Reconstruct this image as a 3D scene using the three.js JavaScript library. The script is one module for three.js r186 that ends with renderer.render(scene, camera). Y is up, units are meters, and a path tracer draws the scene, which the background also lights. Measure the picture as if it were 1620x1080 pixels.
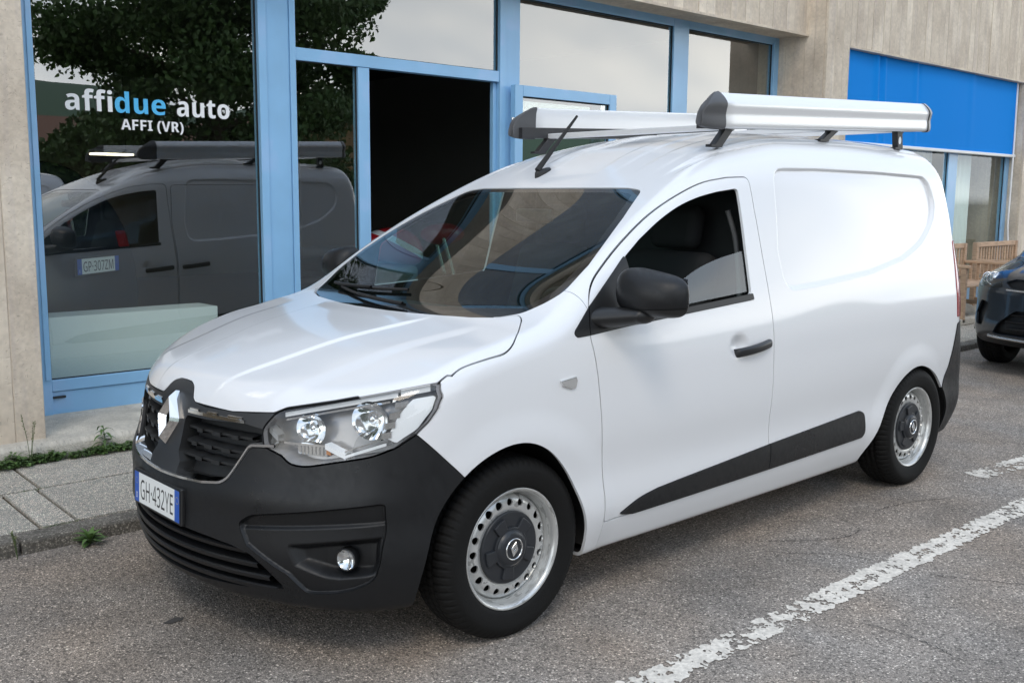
import * as THREE from 'three';
import { FontLoader } from 'three/addons/loaders/FontLoader.js';
import { TextGeometry } from 'three/addons/geometries/TextGeometry.js';
import { RoundedBoxGeometry } from 'three/addons/geometries/RoundedBoxGeometry.js';
import { mergeGeometries } from 'three/addons/utils/BufferGeometryUtils.js';
import { RectAreaLightUniformsLib } from 'three/addons/lights/RectAreaLightUniformsLib.js';

// ---------------------------------------------------------------- camera, sky, sun, exposure
const scene = new THREE.Scene();
const camera = new THREE.PerspectiveCamera(37.1262, 1620 / 1080, 0.05, 900);
{
  camera.position.set(-2.2142, 1.4662, 3.2374);
  const yaw = 0.74108, pitch = 0.14026, roll = 0.00727;
  camera.rotation.order = 'YXZ';
  camera.rotation.set(-pitch, -yaw, roll);
}
const renderer = new THREE.WebGLRenderer({ antialias: true });
renderer.toneMapping = THREE.LinearToneMapping;
renderer.toneMappingExposure = 1.3;
renderer.shadowMap.enabled = true;
RectAreaLightUniformsLib.init();

function rng(seed) { return () => { seed = (seed + 0x6d2b79f5) | 0; let t = Math.imul(seed ^ (seed >>> 15), 1 | seed); t = (t + Math.imul(t ^ (t >>> 7), 61 | t)) ^ t; return ((t ^ (t >>> 14)) >>> 0) / 4294967296; }; }
const mix = (a, b, t) => a + (b - a) * t;
const clamp = (x, a, b) => Math.min(b, Math.max(a, x));
// lattice noise; period > 0 makes it repeat
function hash3(i, j, k) { let h = Math.imul(i, 374761393) + Math.imul(j, 668265263) + Math.imul(k, 1274126177); h = Math.imul(h ^ (h >>> 13), 1274126177); return ((h ^ (h >>> 16)) >>> 0) / 4294967296; }
function noise2(x, y, seed = 0, period = 0) {
  const i = Math.floor(x), j = Math.floor(y), fx = x - i, fy = y - j, u = fx * fx * (3 - 2 * fx), v = fy * fy * (3 - 2 * fy);
  const m = period ? (a) => ((a % period) + period) % period : (a) => a;
  return mix(mix(hash3(m(i), m(j), seed), hash3(m(i + 1), m(j), seed), u), mix(hash3(m(i), m(j + 1), seed), hash3(m(i + 1), m(j + 1), seed), u), v);
}
function fbm(x, y, oct = 4, seed = 0, period = 0) { let s = 0, a = 0.5, t = 0; for (let o = 0; o < oct; o++) { s += a * noise2(x, y, seed + o, period); t += a; a *= 0.5; x *= 2; y *= 2; period *= 2; } return s / t; }
function streak(x, y, px, py, seed) { // noise that repeats after px cells across and py cells up
  const i = Math.floor(x), j = Math.floor(y), fx = x - i, fy = y - j, u = fx * fx * (3 - 2 * fx), v = fy * fy * (3 - 2 * fy), h = (a, b) => hash3(((a % px) + px) % px, ((b % py) + py) % py, seed);
  return mix(mix(h(i, j), h(i + 1, j), u), mix(h(i, j + 1), h(i + 1, j + 1), u), v);
}
function noise3(x, y, z, seed = 0) {
  const k = Math.floor(z), w = z - k, s = w * w * (3 - 2 * w);
  return mix(noise2(x, y, seed + k * 57), noise2(x, y, seed + (k + 1) * 57), s);
}

{ // a pale, thinly clouded evening sky
  const w = 1024, h = 512, d = new Float32Array(w * h * 4);
  for (let j = 0; j < h; j++) {
    const el = ((j + 0.5) / h - 0.5) * Math.PI, sy = Math.sin(el), cy = Math.cos(el);
    for (let i = 0; i < w; i++) {
      const az = ((i + 0.5) / w - 0.5) * 2 * Math.PI, x = Math.cos(az) * cy, z = Math.sin(az) * cy, o = (j * w + i) * 4;
      const up = Math.max(0, sy), g = Math.pow(1 - up, 2.2), haze = 1.05 * Math.exp(-Math.pow(Math.max(0, el) / 0.26, 2));   // a bright veil of evening haze round the whole horizon
      let r = mix(0.52, 1.08, g), gg = mix(0.7, 1.22, g), b = mix(1.0, 1.36, g);
      const q = 1.6 / (up + 0.35), n = fbm(x * q * 1.3 + 20, z * q * 2.6 + 31, 6, 3), n2 = fbm(x * q * 0.6 + 3, z * q * 0.9 + 7, 4, 11);
      const c = clamp((n * 0.65 + n2 * 0.45 - 0.42) * 3.2, 0, 1), k = c * 0.85, thin = 0.55 + 0.9 * c;
      r = mix(r, mix(1.42, 0.84, up), k) + haze * thin; gg = mix(gg, mix(1.36, 0.92, up), k) + haze * thin; b = mix(b, mix(1.22, 1.0, up), k) + haze * thin * 0.96;
      if (sy < 0) { const t = clamp(-sy * 8, 0, 1); r = mix(r, 0.2, t); gg = mix(gg, 0.2, t); b = mix(b, 0.19, t); }
      d[o] = r; d[o + 1] = gg; d[o + 2] = b; d[o + 3] = 1;
    }
  }
  const sky = new THREE.DataTexture(d, w, h, THREE.RGBAFormat, THREE.FloatType);
  sky.mapping = THREE.EquirectangularReflectionMapping; sky.magFilter = THREE.LinearFilter; sky.needsUpdate = true;
  scene.background = sky; scene.environment = sky;
  scene.backgroundIntensity = 1; scene.environmentIntensity = 1;
}
const sun = new THREE.DirectionalLight(0xfff1de, 0.7);
sun.position.set(-5, 11, 7); sun.target.position.set(1, 0, 0);
sun.castShadow = true; sun.shadow.radius = 34; sun.shadow.mapSize.set(2048, 2048);
Object.assign(sun.shadow.camera, { left: -14, right: 14, top: 12, bottom: -12, near: 1, far: 40 });
scene.add(sun, sun.target);
// ---------------------------------------------------------------- helpers
const taken = new Map();
function numbered(name) { const n = taken.get(name) ?? 0; taken.set(name, n + 1); return n ? `${name}_${String(n).padStart(3, '0')}` : name; }
function tag(o, label, category, group, kind) { o.name = numbered(o.name); if (label) o.userData.label = label; if (category) o.userData.category = category; if (group) o.userData.group = group; if (kind) o.userData.kind = kind; return o; }
function thing(name, label, category, pos = [0, 0, 0], turn = 0, group) { const g = new THREE.Group(); g.name = name; g.position.set(...pos); g.rotation.y = turn; scene.add(g); return tag(g, label, category, group); }
function mesh(name, geometry, material, parent = scene) { const m = new THREE.Mesh(geometry, material); m.name = name; m.castShadow = m.receiveShadow = true; parent.add(m); return m; }
function struct(name, geometry, material) { const m = mesh(name, geometry, material); return tag(m, null, null, null, 'structure'); }
function std(color, roughness = 0.8, extra = {}) { const m = new THREE.MeshStandardMaterial({ roughness, ...extra }); Array.isArray(color) ? m.color.setRGB(...color) : m.color.set(color); return m; }
function phys(color, roughness = 0.5, extra = {}) { const m = new THREE.MeshPhysicalMaterial({ roughness, ...extra }); Array.isArray(color) ? m.color.setRGB(...color) : m.color.set(color); return m; }
const V3 = (x, y, z) => new THREE.Vector3(x, y, z);

// box from corner to corner, with uv in metres on every face
function box(x0, x1, y0, y1, z0, z1) {
  const g = new THREE.BoxGeometry(x1 - x0, y1 - y0, z1 - z0); g.translate((x0 + x1) / 2, (y0 + y1) / 2, (z0 + z1) / 2); return metreUV(g);
}
function rbox(x0, x1, y0, y1, z0, z1, r = 0.006, seg = 2) {
  const g = new RoundedBoxGeometry(x1 - x0, y1 - y0, z1 - z0, seg, Math.min(r, (x1 - x0) * 0.49, (y1 - y0) * 0.49, (z1 - z0) * 0.49)); g.translate((x0 + x1) / 2, (y0 + y1) / 2, (z0 + z1) / 2); return metreUV(g);
}
function metreUV(g) {
  const p = g.attributes.position, n = g.attributes.normal, uv = new Float32Array(p.count * 2);
  for (let i = 0; i < p.count; i++) {
    const ax = Math.abs(n.getX(i)), ay = Math.abs(n.getY(i)), az = Math.abs(n.getZ(i));
    if (ay >= ax && ay >= az) { uv[2 * i] = p.getX(i); uv[2 * i + 1] = p.getZ(i); } else if (ax >= az) { uv[2 * i] = p.getZ(i); uv[2 * i + 1] = p.getY(i); } else { uv[2 * i] = p.getX(i); uv[2 * i + 1] = p.getY(i); }
  }
  g.setAttribute('uv', new THREE.BufferAttribute(uv, 2)); return g;
}
function merge(list) {
  const flat = list.map((g) => { const h = g.index ? g.toNonIndexed() : g.clone(); for (const k of Object.keys(h.attributes)) if (!['position', 'normal', 'uv'].includes(k)) h.deleteAttribute(k); if (!h.attributes.uv) h.setAttribute('uv', new THREE.BufferAttribute(new Float32Array(h.attributes.position.count * 2), 2)); return h; });
  return mergeGeometries(flat);
}
// a tube of round section along points
function tube(points, r, radial = 8, closed = false, seg) { return new THREE.TubeGeometry(new THREE.CatmullRomCurve3(points.map((p) => V3(...p)), closed, 'catmullrom', 0.3), seg ?? Math.max(6, points.length * 6), r, radial, closed); }
function extrudeXY(pts, z0, z1, bevel = 0) {
  const s = new THREE.Shape(pts.map((p) => new THREE.Vector2(p[0], p[1])));
  const g = new THREE.ExtrudeGeometry(s, { depth: z1 - z0 - 2 * bevel, bevelEnabled: bevel > 0, bevelSize: bevel, bevelThickness: bevel, bevelOffset: -bevel, bevelSegments: 2, curveSegments: 6 });
  g.translate(0, 0, z0 + bevel); return g;
}
const turned = (g, x = 0, y = 0, z = 0, px = 0, py = 0, pz = 0) => { if (x) g.rotateX(x); if (y) g.rotateY(y); if (z) g.rotateZ(z); g.translate(px, py, pz); return g; };

// --- triangle soup with smooth normals: {p, n, t}; meshes of fields, cutting along curves
function surfaceNet(F, lo, hi, h) {
  const nx = Math.ceil((hi[0] - lo[0]) / h) + 1, ny = Math.ceil((hi[1] - lo[1]) / h) + 1, nz = Math.ceil((hi[2] - lo[2]) / h) + 1, f = new Float32Array(nx * ny * nz).fill(NaN);
  const B = 6, id = (i, j, k) => (i * ny + j) * nz + k;
  for (let I = 0; I < nx; I += B) for (let J = 0; J < ny; J += B) for (let K = 0; K < nz; K += B) {
    const c = F(lo[0] + (I + B / 2) * h, lo[1] + (J + B / 2) * h, lo[2] + (K + B / 2) * h), far = Math.abs(c) > B * h * 1.35;
    for (let i = I; i < Math.min(I + B, nx); i++) for (let j = J; j < Math.min(J + B, ny); j++) for (let k = K; k < Math.min(K + B, nz); k++) f[id(i, j, k)] = far ? c : F(lo[0] + i * h, lo[1] + j * h, lo[2] + k * h);
  }
  const cell = new Int32Array(nx * ny * nz).fill(-1), p = [], t = [];
  const C = [[0, 0, 0], [1, 0, 0], [0, 1, 0], [1, 1, 0], [0, 0, 1], [1, 0, 1], [0, 1, 1], [1, 1, 1]], E = [[0, 1], [2, 3], [4, 5], [6, 7], [0, 2], [1, 3], [4, 6], [5, 7], [0, 4], [1, 5], [2, 6], [3, 7]];
  const v = new Float64Array(8);
  for (let i = 0; i < nx - 1; i++) for (let j = 0; j < ny - 1; j++) for (let k = 0; k < nz - 1; k++) {
    let m = 0;
    for (let c = 0; c < 8; c++) { v[c] = f[id(i + C[c][0], j + C[c][1], k + C[c][2])]; if (v[c] < 0) m |= 1 << c; }
    if (m === 0 || m === 255) continue;
    let x = 0, y = 0, z = 0, n = 0;
    for (const [a, b] of E) if ((v[a] < 0) !== (v[b] < 0)) { const s = v[a] / (v[a] - v[b]); x += C[a][0] + s * (C[b][0] - C[a][0]); y += C[a][1] + s * (C[b][1] - C[a][1]); z += C[a][2] + s * (C[b][2] - C[a][2]); n++; }
    cell[id(i, j, k)] = p.length / 3; p.push(lo[0] + (i + x / n) * h, lo[1] + (j + y / n) * h, lo[2] + (k + z / n) * h);
  }
  const quad = (a, b, c, d, flip) => { if (a < 0 || b < 0 || c < 0 || d < 0) return; flip ? t.push(a, c, b, a, d, c) : t.push(a, b, c, a, c, d); };
  for (let i = 1; i < nx - 1; i++) for (let j = 1; j < ny - 1; j++) for (let k = 1; k < nz - 1; k++) {
    const s = f[id(i, j, k)] < 0;
    if (s !== f[id(i + 1, j, k)] < 0) quad(cell[id(i, j - 1, k - 1)], cell[id(i, j, k - 1)], cell[id(i, j, k)], cell[id(i, j - 1, k)], !s);
    if (s !== f[id(i, j + 1, k)] < 0) quad(cell[id(i - 1, j, k - 1)], cell[id(i - 1, j, k)], cell[id(i, j, k)], cell[id(i, j, k - 1)], !s);
    if (s !== f[id(i, j, k + 1)] < 0) quad(cell[id(i - 1, j - 1, k)], cell[id(i, j - 1, k)], cell[id(i, j, k)], cell[id(i - 1, j, k)], !s);
  }
  return settle({ p: Float32Array.from(p), n: new Float32Array(p.length), t: Uint32Array.from(t) }, F);
}
function gradient(F, x, y, z, e = 1.5e-3) { const a = F(x + e, y, z) - F(x - e, y, z), b = F(x, y + e, z) - F(x, y - e, z), c = F(x, y, z + e) - F(x, y, z - e); return [a / (2 * e), b / (2 * e), c / (2 * e)]; }
function settle(m, F) { // moves every point onto the field's surface and takes its normal from the field
  for (let i = 0; i < m.p.length; i += 3) {
    let x = m.p[i], y = m.p[i + 1], z = m.p[i + 2], g;
    for (let s = 0; s < 3; s++) { g = gradient(F, x, y, z); const l = g[0] * g[0] + g[1] * g[1] + g[2] * g[2] + 1e-9, v = F(x, y, z) / l; x -= g[0] * v; y -= g[1] * v; z -= g[2] * v; }
    g = gradient(F, x, y, z, 4e-3); const l = Math.hypot(...g) || 1;
    m.p[i] = x; m.p[i + 1] = y; m.p[i + 2] = z; m.n[i] = g[0] / l; m.n[i + 1] = g[1] / l; m.n[i + 2] = g[2] / l;
  }
  return m;
}
// the part of m where fn(x, y, z) < 0, cut cleanly along fn = 0
function clip(m, fn) {
  const N = m.p.length / 3, v = new Float64Array(N), map = new Int32Array(N).fill(-1), p = [], n = [], t = [], edge = new Map();
  for (let i = 0; i < N; i++) v[i] = fn(m.p[3 * i], m.p[3 * i + 1], m.p[3 * i + 2]) || 1e-9;
  const keep = (i) => { if (map[i] < 0) { map[i] = p.length / 3; for (let c = 0; c < 3; c++) { p.push(m.p[3 * i + c]); n.push(m.n[3 * i + c]); } } return map[i]; };
  const on = (a, b) => {
    const key = a < b ? a * N + b : b * N + a; let r = edge.get(key);
    if (r === undefined) { const s = v[a] / (v[a] - v[b]); r = p.length / 3; edge.set(key, r); for (let c = 0; c < 3; c++) { p.push(mix(m.p[3 * a + c], m.p[3 * b + c], s)); n.push(mix(m.n[3 * a + c], m.n[3 * b + c], s)); } }
    return r;
  };
  for (let i = 0; i < m.t.length; i += 3) {
    const a = [m.t[i], m.t[i + 1], m.t[i + 2]], q = [];
    const k = (v[a[0]] < 0) + (v[a[1]] < 0) + (v[a[2]] < 0);
    if (k === 0) continue;
    if (k === 3) { t.push(keep(a[0]), keep(a[1]), keep(a[2])); continue; }
    for (let c = 0; c < 3; c++) { const x = a[c], y = a[(c + 1) % 3]; if (v[x] < 0) q.push(keep(x)); if ((v[x] < 0) !== (v[y] < 0)) q.push(on(x, y)); }
    t.push(q[0], q[1], q[2]); if (q.length === 4) t.push(q[0], q[2], q[3]);
  }
  return { p: Float32Array.from(p), n: Float32Array.from(n), t: Uint32Array.from(t) };
}
// [inside, outside] of a closed curve, with a gap of width 2g between them
const split = (m, fn, g = 0) => [clip(m, (x, y, z) => fn(x, y, z) + g), clip(m, (x, y, z) => g - fn(x, y, z))];
function moved(m, fn, renormal = false) { // fn(x, y, z, nx, ny, nz) -> [x, y, z]
  const o = { p: new Float32Array(m.p.length), n: Float32Array.from(m.n), t: m.t };
  for (let i = 0; i < m.p.length; i += 3) { const q = fn(m.p[i], m.p[i + 1], m.p[i + 2], m.n[i], m.n[i + 1], m.n[i + 2]); o.p[i] = q[0]; o.p[i + 1] = q[1]; o.p[i + 2] = q[2]; }
  return renormal ? renormalled(o) : o;
}
function renormalled(m) {
  m.n.fill(0);
  for (let i = 0; i < m.t.length; i += 3) {
    const [a, b, c] = [m.t[i] * 3, m.t[i + 1] * 3, m.t[i + 2] * 3], p = m.p;
    const ux = p[b] - p[a], uy = p[b + 1] - p[a + 1], uz = p[b + 2] - p[a + 2], vx = p[c] - p[a], vy = p[c + 1] - p[a + 1], vz = p[c + 2] - p[a + 2];
    const nx = uy * vz - uz * vy, ny = uz * vx - ux * vz, nz = ux * vy - uy * vx;
    for (const k of [a, b, c]) { m.n[k] += nx; m.n[k + 1] += ny; m.n[k + 2] += nz; }
  }
  for (let i = 0; i < m.n.length; i += 3) { const l = Math.hypot(m.n[i], m.n[i + 1], m.n[i + 2]) || 1; m.n[i] /= l; m.n[i + 1] /= l; m.n[i + 2] /= l; }
  return m;
}
const inset = (m, d) => moved(m, (x, y, z, a, b, c) => [x - a * d, y - b * d, z - c * d]);
function finer(m) { // every triangle into four
  const p = Array.from(m.p), n = Array.from(m.n), t = [], e = new Map(), N = m.p.length / 3;
  const mid = (a, b) => { const k = a < b ? a * N + b : b * N + a; let r = e.get(k); if (r === undefined) { r = p.length / 3; e.set(k, r); for (let c = 0; c < 3; c++) { p.push((p[3 * a + c] + p[3 * b + c]) / 2); n.push((n[3 * a + c] + n[3 * b + c]) / 2); } } return r; };
  for (let i = 0; i < m.t.length; i += 3) { const [a, b, c] = [m.t[i], m.t[i + 1], m.t[i + 2]], x = mid(a, b), y = mid(b, c), z = mid(c, a); t.push(a, x, z, x, b, y, z, y, c, x, y, z); }
  return { p: Float32Array.from(p), n: Float32Array.from(n), t: Uint32Array.from(t) };
}
function mirrored(m) { const o = { p: Float32Array.from(m.p), n: Float32Array.from(m.n), t: Uint32Array.from(m.t) }; for (let i = 2; i < o.p.length; i += 3) { o.p[i] *= -1; o.n[i] *= -1; } for (let i = 0; i < o.t.length; i += 3) { const a = o.t[i]; o.t[i] = o.t[i + 1]; o.t[i + 1] = a; } return o; }
function joined(...list) {
  let np = 0, nt = 0; for (const m of list) { np += m.p.length; nt += m.t.length; }
  const o = { p: new Float32Array(np), n: new Float32Array(np), t: new Uint32Array(nt) }; let a = 0, b = 0;
  for (const m of list) { o.p.set(m.p, a); o.n.set(m.n, a); for (let i = 0; i < m.t.length; i++) o.t[b + i] = m.t[i] + a / 3; a += m.p.length; b += m.t.length; }
  return o;
}
function geo(m) { const g = new THREE.BufferGeometry(); g.setAttribute('position', new THREE.BufferAttribute(m.p, 3)); g.setAttribute('normal', new THREE.BufferAttribute(m.n, 3)); g.setIndex(new THREE.BufferAttribute(m.t, 1)); const uv = new Float32Array(m.p.length / 3 * 2); for (let i = 0; i < uv.length / 2; i++) { uv[2 * i] = m.p[3 * i] + 0.8 * m.p[3 * i + 2]; uv[2 * i + 1] = m.p[3 * i + 1] + 0.3 * m.p[3 * i]; } g.setAttribute('uv', new THREE.BufferAttribute(uv, 2)); return g; }
// a rim of depth d along the open edges of m, turned inwards, so that sheets have an edge
function rimmed(m, d, inward) {
  const N = m.p.length / 3, count = new Map();
  for (let i = 0; i < m.t.length; i += 3) for (let c = 0; c < 3; c++) { const a = m.t[i + c], b = m.t[i + (c + 1) % 3], k = a < b ? a * N + b : b * N + a; const e = count.get(k); count.set(k, e ? [e[0] + 1, e[1], e[2]] : [1, a, b]); }
  const p = [], n = [], t = [];
  for (const [c, a, b] of count.values()) {
    if (c !== 1 || (Math.abs(m.p[3 * a + 2]) < 1e-4 && Math.abs(m.p[3 * b + 2]) < 1e-4)) continue;   // nothing along the middle of the car
    const A = [m.p[3 * a], m.p[3 * a + 1], m.p[3 * a + 2]], Bp = [m.p[3 * b], m.p[3 * b + 1], m.p[3 * b + 2]];
    const off = (q, k) => inward ? inward(q[0], q[1], q[2]) : [q[0] - m.n[3 * k] * d, q[1] - m.n[3 * k + 1] * d, q[2] - m.n[3 * k + 2] * d];
    const A2 = off(A, a), B2 = off(Bp, b), s = p.length / 3;
    const u = [Bp[0] - A[0], Bp[1] - A[1], Bp[2] - A[2]], w = [A2[0] - A[0], A2[1] - A[1], A2[2] - A[2]];
    const nn = [u[1] * w[2] - u[2] * w[1], u[2] * w[0] - u[0] * w[2], u[0] * w[1] - u[1] * w[0]], l = Math.hypot(...nn) || 1;
    p.push(...A, ...Bp, ...B2, ...A2); for (let i = 0; i < 4; i++) n.push(-nn[0] / l, -nn[1] / l, -nn[2] / l); t.push(s, s + 2, s + 1, s, s + 3, s + 2);
  }
  return { p: Float32Array.from(p), n: Float32Array.from(n), t: Uint32Array.from(t) };
}
// signed distance to a closed polygon given as [a, b, corner radius]
function rounded(pts, seg = 5) {
  const out = [], n = pts.length;
  pts.forEach((q, i) => {
    const r = q[2] ?? 0, a = pts[(i + n - 1) % n], b = pts[(i + 1) % n];
    if (!r) { out.push([q[0], q[1]]); return; }
    const da = Math.hypot(a[0] - q[0], a[1] - q[1]), db = Math.hypot(b[0] - q[0], b[1] - q[1]), s = Math.min(r, da * 0.48, db * 0.48);
    const A = [q[0] + (a[0] - q[0]) * s / da, q[1] + (a[1] - q[1]) * s / da], B = [q[0] + (b[0] - q[0]) * s / db, q[1] + (b[1] - q[1]) * s / db];
    for (let k = 0; k <= seg; k++) { const t = k / seg, u = 1 - t; out.push([u * u * A[0] + 2 * u * t * q[0] + t * t * B[0], u * u * A[1] + 2 * u * t * q[1] + t * t * B[1]]); }
  });
  return out;
}
function curved(pts, per = 6, closed = false) { const c = new THREE.CatmullRomCurve3(pts.map((p) => V3(p[0], p[1], 0)), closed, 'centripetal'); return c.getPoints(per * pts.length).slice(0, closed ? -1 : undefined).map((v) => [v.x, v.y]); }
function polygon(pts) {
  const P = rounded(pts), n = P.length; let x0 = 1e9, x1 = -1e9, y0 = 1e9, y1 = -1e9;
  for (const [x, y] of P) { x0 = Math.min(x0, x); x1 = Math.max(x1, x); y0 = Math.min(y0, y); y1 = Math.max(y1, y); }
  const f = (x, y) => {
    const ox = Math.max(x0 - x, x - x1, 0), oy = Math.max(y0 - y, y - y1, 0);
    if (ox > 0.03 || oy > 0.03) return Math.max(ox, oy);
    let d = 1e9, s = 1;
    for (let i = 0, j = n - 1; i < n; j = i++) {
      const ex = P[j][0] - P[i][0], ey = P[j][1] - P[i][1], wx = x - P[i][0], wy = y - P[i][1], t = clamp((wx * ex + wy * ey) / (ex * ex + ey * ey + 1e-12), 0, 1), bx = wx - ex * t, by = wy - ey * t;
      d = Math.min(d, bx * bx + by * by);
      const c1 = y >= P[i][1], c2 = y < P[j][1], c3 = ex * wy > ey * wx;
      if ((c1 && c2 && c3) || (!c1 && !c2 && !c3)) s = -s;
    }
    return s * Math.sqrt(d);
  };
  f.points = P; return f;
}

// ---------------------------------------------------------------- textures
function dataMap(n, fn, srgb = false) {
  const d = new Uint8Array(n * n * 4);
  for (let j = 0; j < n; j++) for (let i = 0; i < n; i++) { const c = fn(i / n, j / n, i, j), o = (j * n + i) * 4; d[o] = clamp(c[0], 0, 1) * 255; d[o + 1] = clamp(c[1] ?? c[0], 0, 1) * 255; d[o + 2] = clamp(c[2] ?? c[0], 0, 1) * 255; d[o + 3] = 255; }
  const t = new THREE.DataTexture(d, n, n); t.wrapS = t.wrapT = THREE.RepeatWrapping; t.magFilter = THREE.LinearFilter; t.minFilter = THREE.LinearMipmapLinearFilter; t.generateMipmaps = true; if (srgb) t.colorSpace = THREE.SRGBColorSpace; t.needsUpdate = true; return t;
}
function sized(t, metres) { const c = t.clone(); c.repeat.set(1 / metres, 1 / metres); c.needsUpdate = true; return c; }
// pebbles: for every texel the distance to the nearest of many scattered stones, its tone, and its neighbour distance
function stones(n, cells, seed) {
  const px = new Float32Array(cells * cells), py = new Float32Array(cells * cells), tone = new Float32Array(cells * cells), R = rng(seed);
  for (let i = 0; i < cells * cells; i++) { px[i] = R(); py[i] = R(); tone[i] = R(); }
  const d1 = new Float32Array(n * n), edge = new Float32Array(n * n), tn = new Float32Array(n * n);
  for (let j = 0; j < n; j++) for (let i = 0; i < n; i++) {
    const x = i / n * cells, y = j / n * cells, ci = Math.floor(x), cj = Math.floor(y); let a = 9, b = 9, t = 0;
    for (let u = -1; u <= 1; u++) for (let v = -1; v <= 1; v++) { const k = ((cj + v + cells) % cells) * cells + (ci + u + cells) % cells, dx = ci + u + px[k] - x, dy = cj + v + py[k] - y, d = Math.sqrt(dx * dx + dy * dy); if (d < a) { b = a; a = d; t = tone[k]; } else if (d < b) b = d; }
    d1[j * n + i] = a; edge[j * n + i] = b - a; tn[j * n + i] = t;
  }
  return { d1, edge, tone: tn };
}
// ---------------------------------------------------------------- materials
const fine = dataMap(512, (u, v) => [0.5 + 0.5 * (fbm(u * 64, v * 64, 3, 5, 64) - 0.5) * 2]);
const concreteMap = dataMap(1024, (u, v) => {
  const a = fbm(u * 6, v * 6, 5, 21, 6), b = fbm(u * 90, v * 90, 2, 33, 90), run = 0.6 * streak(u * 46, v * 2, 46, 2, 41) + 0.4 * streak(u * 110, v * 4, 110, 4, 43), stain = clamp((run - 0.58) * 1.6, 0, 0.3), pit = fbm(u * 120, v * 120, 1, 44, 120) > 0.965 ? 0.86 : 1;
  const k = (0.76 + 0.2 * (a - 0.5) + 0.08 * (b - 0.5) - 0.07 * stain) * pit;
  return [k * 1.0, k * (0.965 + 0.03 * (a - 0.5)), k * (0.905 + 0.05 * (a - 0.5) + 0.04 * stain)];
}, true);
const plainMap = dataMap(512, (u, v) => { const a = fbm(u * 6, v * 6, 5, 21, 6), b = fbm(u * 70, v * 70, 2, 33, 70), k = 0.76 + 0.22 * (a - 0.5) + 0.1 * (b - 0.5); return [k, k * 0.975, k * 0.93]; }, true);
const concreteBump = dataMap(512, (u, v) => [0.5 + 0.35 * (fbm(u * 80, v * 80, 3, 61, 80) - 0.5) - (fbm(u * 90, v * 90, 1, 63, 90) > 0.88 ? 0.4 : 0)]);
const M = {};
M.concrete = std([1.22, 1.15, 1.075], 0.93, { map: sized(concreteMap, 2.3), bumpMap: sized(concreteBump, 0.9), bumpScale: 0.004 });
M.concreteB = std([1.19, 1.12, 1.05], 0.93, { map: sized(concreteMap, 1.7), bumpMap: sized(concreteBump, 0.7), bumpScale: 0.004 });
M.concreteC = std([1.25, 1.18, 1.105], 0.93, { map: sized(concreteMap, 2.9), bumpMap: sized(concreteBump, 1.1), bumpScale: 0.004 });
M.plinth = std([1.05, 1.04, 1.0], 0.95, { map: sized(plainMap, 0.8), bumpMap: sized(concreteBump, 0.35), bumpScale: 0.012 });
const frameWear = dataMap(512, (u, v) => { const a = fbm(u * 5, v * 5, 4, 71, 5), b = fbm(u * 40, v * 14, 3, 75, 0 * 1); const k = 0.93 + 0.1 * (a - 0.5); const chalk = clamp((a - 0.6) * 3, 0, 0.25); return [k * 0.93 + chalk * 0.2, k * 0.95, k]; }, true);
M.frame = phys([0.36, 0.68, 0.93], 0.45, { map: sized(frameWear, 1.4), clearcoat: 0.7, clearcoatRoughness: 0.3 });
M.frameDark = std([0.02, 0.025, 0.03], 0.6);
M.glazing = phys([0.84, 0.92, 0.885], 0, { transmission: 1, thickness: 0, ior: 2.75, metalness: 0 });
M.clearGlazing = phys([0.88, 0.95, 0.92], 0, { transmission: 1, thickness: 0, ior: 1.5 });
M.rubber = std([0.018, 0.018, 0.018], 0.8);
M.paint = phys([0.79, 0.8, 0.815], 0.4, { clearcoat: 1, clearcoatRoughness: 0.09 });
const worn = dataMap(512, (u, v) => { const a = fbm(u * 5, v * 5, 4, 95, 5), b = fbm(u * 60, v * 60, 2, 97, 60); return [0.5, clamp(0.62 + 0.55 * (a - 0.5) + 0.3 * (b - 0.5), 0, 1), 0.5]; });
M.plastic = phys([0.0085, 0.0092, 0.0105], 0.66, { roughnessMap: sized(worn, 0.9), specularIntensity: 0.8, bumpMap: sized(fine, 0.05), bumpScale: 0.0002 });
M.plasticSmooth = std([0.012, 0.0125, 0.0135], 0.42);
M.grilleBlack = std([0.016, 0.017, 0.018], 0.5);
M.void = std([0.006, 0.006, 0.006], 0.9);
M.chrome = std([0.82, 0.83, 0.84], 0.06, { metalness: 1 });
M.chromeSoft = std([0.75, 0.76, 0.77], 0.18, { metalness: 1 });
M.carGlass = phys([0.55, 0.74, 0.7], 0, { transmission: 1, thickness: 0, ior: 1.85 });
M.lens = phys([0.97, 0.98, 0.98], 0, { transmission: 1, thickness: 0, ior: 1.45 });
M.redLens = phys([0.32, 0.008, 0.012], 0.12, { clearcoat: 1, clearcoatRoughness: 0.03 });
M.amber = std([0.6, 0.2, 0.02], 0.35);
M.whitePlastic = std([0.82, 0.83, 0.84], 0.3);
M.greyPlastic = std([0.2, 0.205, 0.21], 0.45);
M.tyre = phys([0.0075, 0.0074, 0.0072], 0.75, { specularIntensity: 0.45, bumpMap: sized(fine, 0.2), bumpScale: 0.0006 });
const steelMap = dataMap(256, (u, v) => { const a = fbm(u * 8, v * 8, 4, 91, 8); const k = 0.86 + 0.16 * (a - 0.5) - (a > 0.68 ? 0.2 : 0); return [k, k, k * 0.985]; }, true);
M.steel = std([0.86, 0.87, 0.885], 0.28, { metalness: 0.55, map: sized(steelMap, 0.3) });
M.alu = std([0.84, 0.845, 0.85], 0.34, { metalness: 0.4 });
M.capGrey = std([0.075, 0.076, 0.08], 0.5, { bumpMap: sized(fine, 0.05), bumpScale: 0.00015 });
M.blackMetal = std([0.02, 0.02, 0.022], 0.45);
M.dash = std([0.022, 0.023, 0.025], 0.75);
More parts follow.
